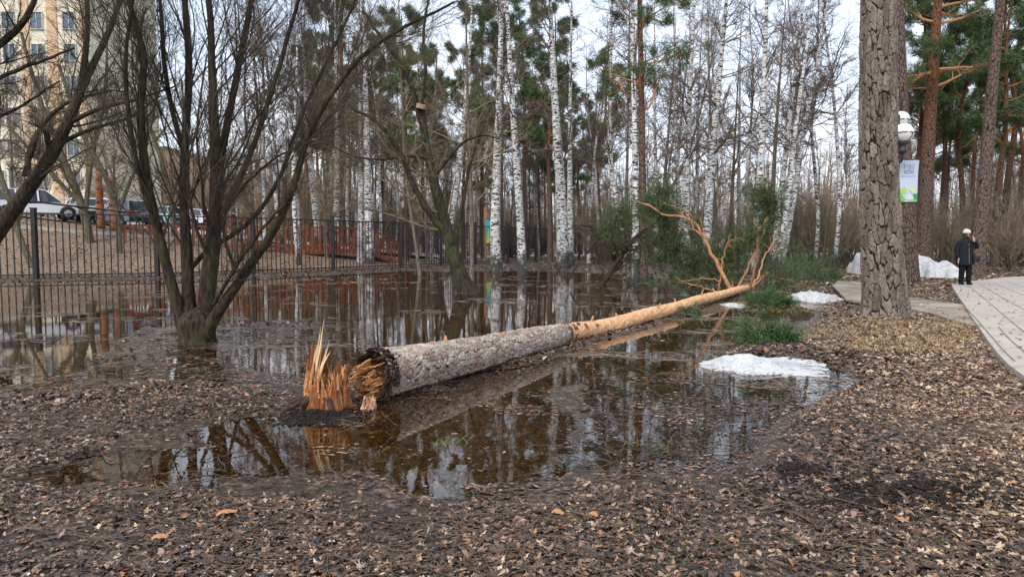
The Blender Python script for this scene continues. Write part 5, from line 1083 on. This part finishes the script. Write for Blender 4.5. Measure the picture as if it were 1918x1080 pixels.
def tri(pts, o, name, col):
    g = G(); P = [bpt(u, v, o) for u, v in pts]; k = len(P); g.add(P+[p_+[0, .004, 0] for p_ in P], [[i, (i+1) % k, (i+1) % k+k, i+k] for i in range(k)], [[0, i, i+1] for i in range(1, k-1)]); g.obj(name, M(name+'_c', .7).base(col).m, ban)
tri([(.08, .76), (.22, .69), (.36, .64), (.46, .74), (.36, .80), (.18, .80)], .012, 'leaf_print', (.35, .60, .08)); tri([(.0, .86), (.20, .82), (.44, .93), (.28, .98), (.0, .98)], .012, 'leaf_print', (.18, .52, .04))
tri([(.56, .70), (.72, .67), (.84, .66), (.86, .76), (.74, .80)], .012, 'leaf_print', (.55, .68, .25)); tri([(.76, .82), (.98, .80), (.98, .95), (.88, .96)], .012, 'leaf_print', (.03, .28, .10)); tri([(.02, .972), (.98, .965), (.98, .998), (.02, .998)], .015, 'leaf_print', (.16, .62, .05))
tri([(.34, .92), (.56, .78), (.82, .92), (.6, .96)], .016, 'leaf_print', (.58, .62, .64))
g = G(); g.tube([[0, 0, q0[2]+.02], q1+[.08, 0, .02]], .012, 8); g.tube([[0, 0, q0[2]-hb-.015], q1+[.05, 0, -hb-.015]], .012, 8); g.obj('banner_rail', IRON, lamp)
for k, (px, py, Y, lb) in enumerate(((1541, 428, 70, 'distant white double lamp between the bare shrubs'), (1570, 447, 62, 'distant single white lamp right of the double lamp'), (1790, 436, 52, 'distant lamp above the walking person'))):
    c = at(px, 480, Y); c[2] = gz(c[0], c[1]); t_ = thing('park_lamp', lb, 'street lamp', c); zt = at(px, py, Y)[2]-c[2]
    G().lathe((0, 0, 0), [(.12, 0), (.06, .5), (.05, zt-.2), (0, zt-.15)], 10).obj('pole', IRON, t_, True)
    for x in ((-.35, .35) if k == 0 else (0,)): G().ball((x, 0, zt), .22).obj('globe', GLOBE, t_, True)
    if k == 0: G().bar((-.35, 0, zt-.25), (.35, 0, zt-.25), .05).obj('arm', IRON, t_)

# ------------------------------------------------------------------ person
fc = gd(1806, 533, .20); per = thing('person', 'person in white knit hat and black coat walking with a hand raised to the head', 'person', fc)
SC = .985
def skin_fig(name, joints, edges, mat_, sub=2):
    me = bpy.data.meshes.new(name); me.from_pydata([j[:3] for j in joints], edges, []); me.materials.append(mat_); o = link(name, me, per)
    o.modifiers.new('s', 'SKIN'); sv = me.skin_vertices[0].data
    for v_, j in zip(sv, joints): r = j[3]; v_.radius = (r, j[4] if len(j) > 4 else r)
    sv[0].use_root = True; sm = o.modifiers.new('u', 'SUBSURF'); sm.levels = sub; sm.render_levels = sub
    for f in me.polygons: f.use_smooth = True
    try: o.modifiers['s'].use_smooth_shade = True
    except Exception: pass
    return o
SKIN = plain('skin', (.50, .30, .22), .6, .3, .06); COAT = plain('black_coat_cloth', (.010, .011, .016), .8, .25, .3, 14); TRS = plain('black_trousers', (.008, .008, .009), .85, .2); SHOE = plain('black_shoes', (.012, .012, .012), .4, .5)
J = [(0,0,.86,.12,.10),(0,.0,1.08,.12,.09),(0,0,1.28,.14,.095),(0,0,1.40,.06),(0,-.01,1.46,.05),(0,-.02,1.55,.085,.095),(0,-.02,1.62,.08,.09),
 (-.17,0,1.33,.055),(-.24,.0,1.06,.042),(-.25,-.06,.82,.03),(.17,0,1.33,.055),(.25,-.08,1.14,.042),(.15,-.16,1.36,.032),
 (-.09,0,.80,.085),(-.10,-.02,.45,.058),(-.10,.02,.09,.04),(.09,0,.80,.085),(.09,-.06,.45,.058),(.09,-.06,.09,.04)]
E = [(0,1),(1,2),(2,3),(3,4),(4,5),(5,6),(2,7),(7,8),(8,9),(2,10),(10,11),(11,12),(0,13),(13,14),(14,15),(0,16),(16,17),(17,18)]
for base, d_, si in ((9, np.array([0, -.03, -1.]), -1), (12, np.array([-.25, .1, 1.]), 1)):   # hands with fingers
    d_ = d_/np.linalg.norm(d_); w0 = np.array(J[base][:3]); palm = w0+d_*.07; J.append((*palm, .026)); pi_ = len(J)-1; E.append((base, pi_)); sx = np.array([.9, .3, 0])
    for f in range(4):
        a_ = palm+sx*(f-1.5)*.017+d_*.05; b_ = a_+d_*(.035+.006*(1.5-abs(f-1.5)))+np.array([0, -.012, 0]); J.append((*a_, .009)); E.append((pi_, len(J)-1)); J.append((*b_, .008)); E.append((len(J)-2, len(J)-1))
    a_ = w0+d_*.03-sx*.035*si; J.append((*a_, .010)); E.append((base, len(J)-1)); J.append((*(a_+d_*.035), .009)); E.append((len(J)-2, len(J)-1))
skin_fig('body', J, E, SKIN, 2)
def loft(name, secs, mat_, n=24, parent=per, smooth=True):
    """secs: (x, y, z, rx, ry)"""
    a_ = np.linspace(0, 2*np.pi, n, endpoint=False); V = np.array([[(x+rx*math.cos(t_)*(1+.03*math.sin(5*t_+z*9)), y+ry*math.sin(t_), z) for t_ in a_] for x, y, z, rx, ry in secs])
    g = G().add(V, grid_q(len(secs), n, True)); return g.obj(name, mat_, parent, smooth)
loft('coat', [(0,0,.62,.27,.19),(0,0,.66,.275,.195),(0,0,.80,.265,.18),(0,0,.98,.25,.165),(0,0,1.15,.235,.155),(0,0,1.28,.225,.145),(0,0,1.36,.19,.13),(0,0,1.41,.12,.10),(0,-.01,1.46,.085,.085),(0,-.01,1.49,.08,.08)], COAT)
g = G(); g.tube(resamp([(-.17,0,1.34),(-.25,.0,1.18),(-.285,-.01,1.02),(-.285,-.06,.84)], 12), np.linspace(.085, .062, 12), 14); g.obj('sleeve', COAT, per, True)
g = G(); g.tube(resamp([(.17,0,1.34),(.25,-.04,1.24),(.285,-.09,1.15),(.24,-.14,1.24),(.17,-.15,1.36)], 14), np.linspace(.085, .06, 14), 14); g.obj('sleeve', COAT, per, True)
for sx, kn, ft in ((-.1, -.02, .02), (.09, -.06, -.06)):
    g = G(); g.tube(resamp([(sx*.9, 0, .84), (sx, kn, .48), (sx, ft, .08)], 12), np.linspace(.105, .068, 12), 14); g.obj('trouser_leg', TRS, per, True)
    G().ball((sx, ft-.06, .045), .06, 14, 10, (.8, 2.1, .75)).ball((sx, ft+.03, .055), .05, 12, 8, (.9, 1.1, .9)).obj('shoe', SHOE, per, True)
loft('knit_hat', [(0,-.015,1.605,.102,.110),(0,-.015,1.615,.108,.116),(0,-.015,1.65,.107,.115),(0,-.01,1.695,.090,.098),(0,0,1.725,.06,.065),(0,0,1.738,.01,.01)], plain('white_knit', (.62, .59, .54), .9, .1, .08, 40))
G().ball((0, -.125, 1.525), .016, 8, 6, (.8, 1, 1.3)).obj('nose', SKIN, per, True)
G().ball((-.035, -.108, 1.552), .011, 8, 6).ball((.035, -.108, 1.552), .011, 8, 6).obj('eyes', SHOE, per, True); G().ball((0, -.115, 1.487), .012, 8, 6, (1.9, .6, .5)).obj('mouth', plain('lips', (.35, .12, .10), .6), per, True)
loft('hair', [(0,-.005,1.50,.090,.085),(0,.005,1.55,.105,.100),(0,.005,1.60,.106,.105)], plain('brown_hair', (.06, .035, .025), .7))
G().tube(resamp([(-.10,-.10,1.36),(0,-.17,1.20),(.12,-.19,1.0),(.20,-.17,.88)], 12), .012, 6).obj('bag_strap', TRIM, per, True)
bg_ = G().box((.23, -.16, .80), (.19, .10, .20)).box((.23, -.215, .84), (.19, .02, .12)).obj('handbag', TRIM, per); 
md = bg_.modifiers.new('b', 'BEVEL'); md.width = .02; md.segments = 2
G().bar((0, -.198, .66), (0, -.150, 1.28), .006, .008).obj('zip', RIM, per)
print('objects', len(bpy.data.objects), 'verts', sum(len(m_.vertices) for m_ in bpy.data.meshes))
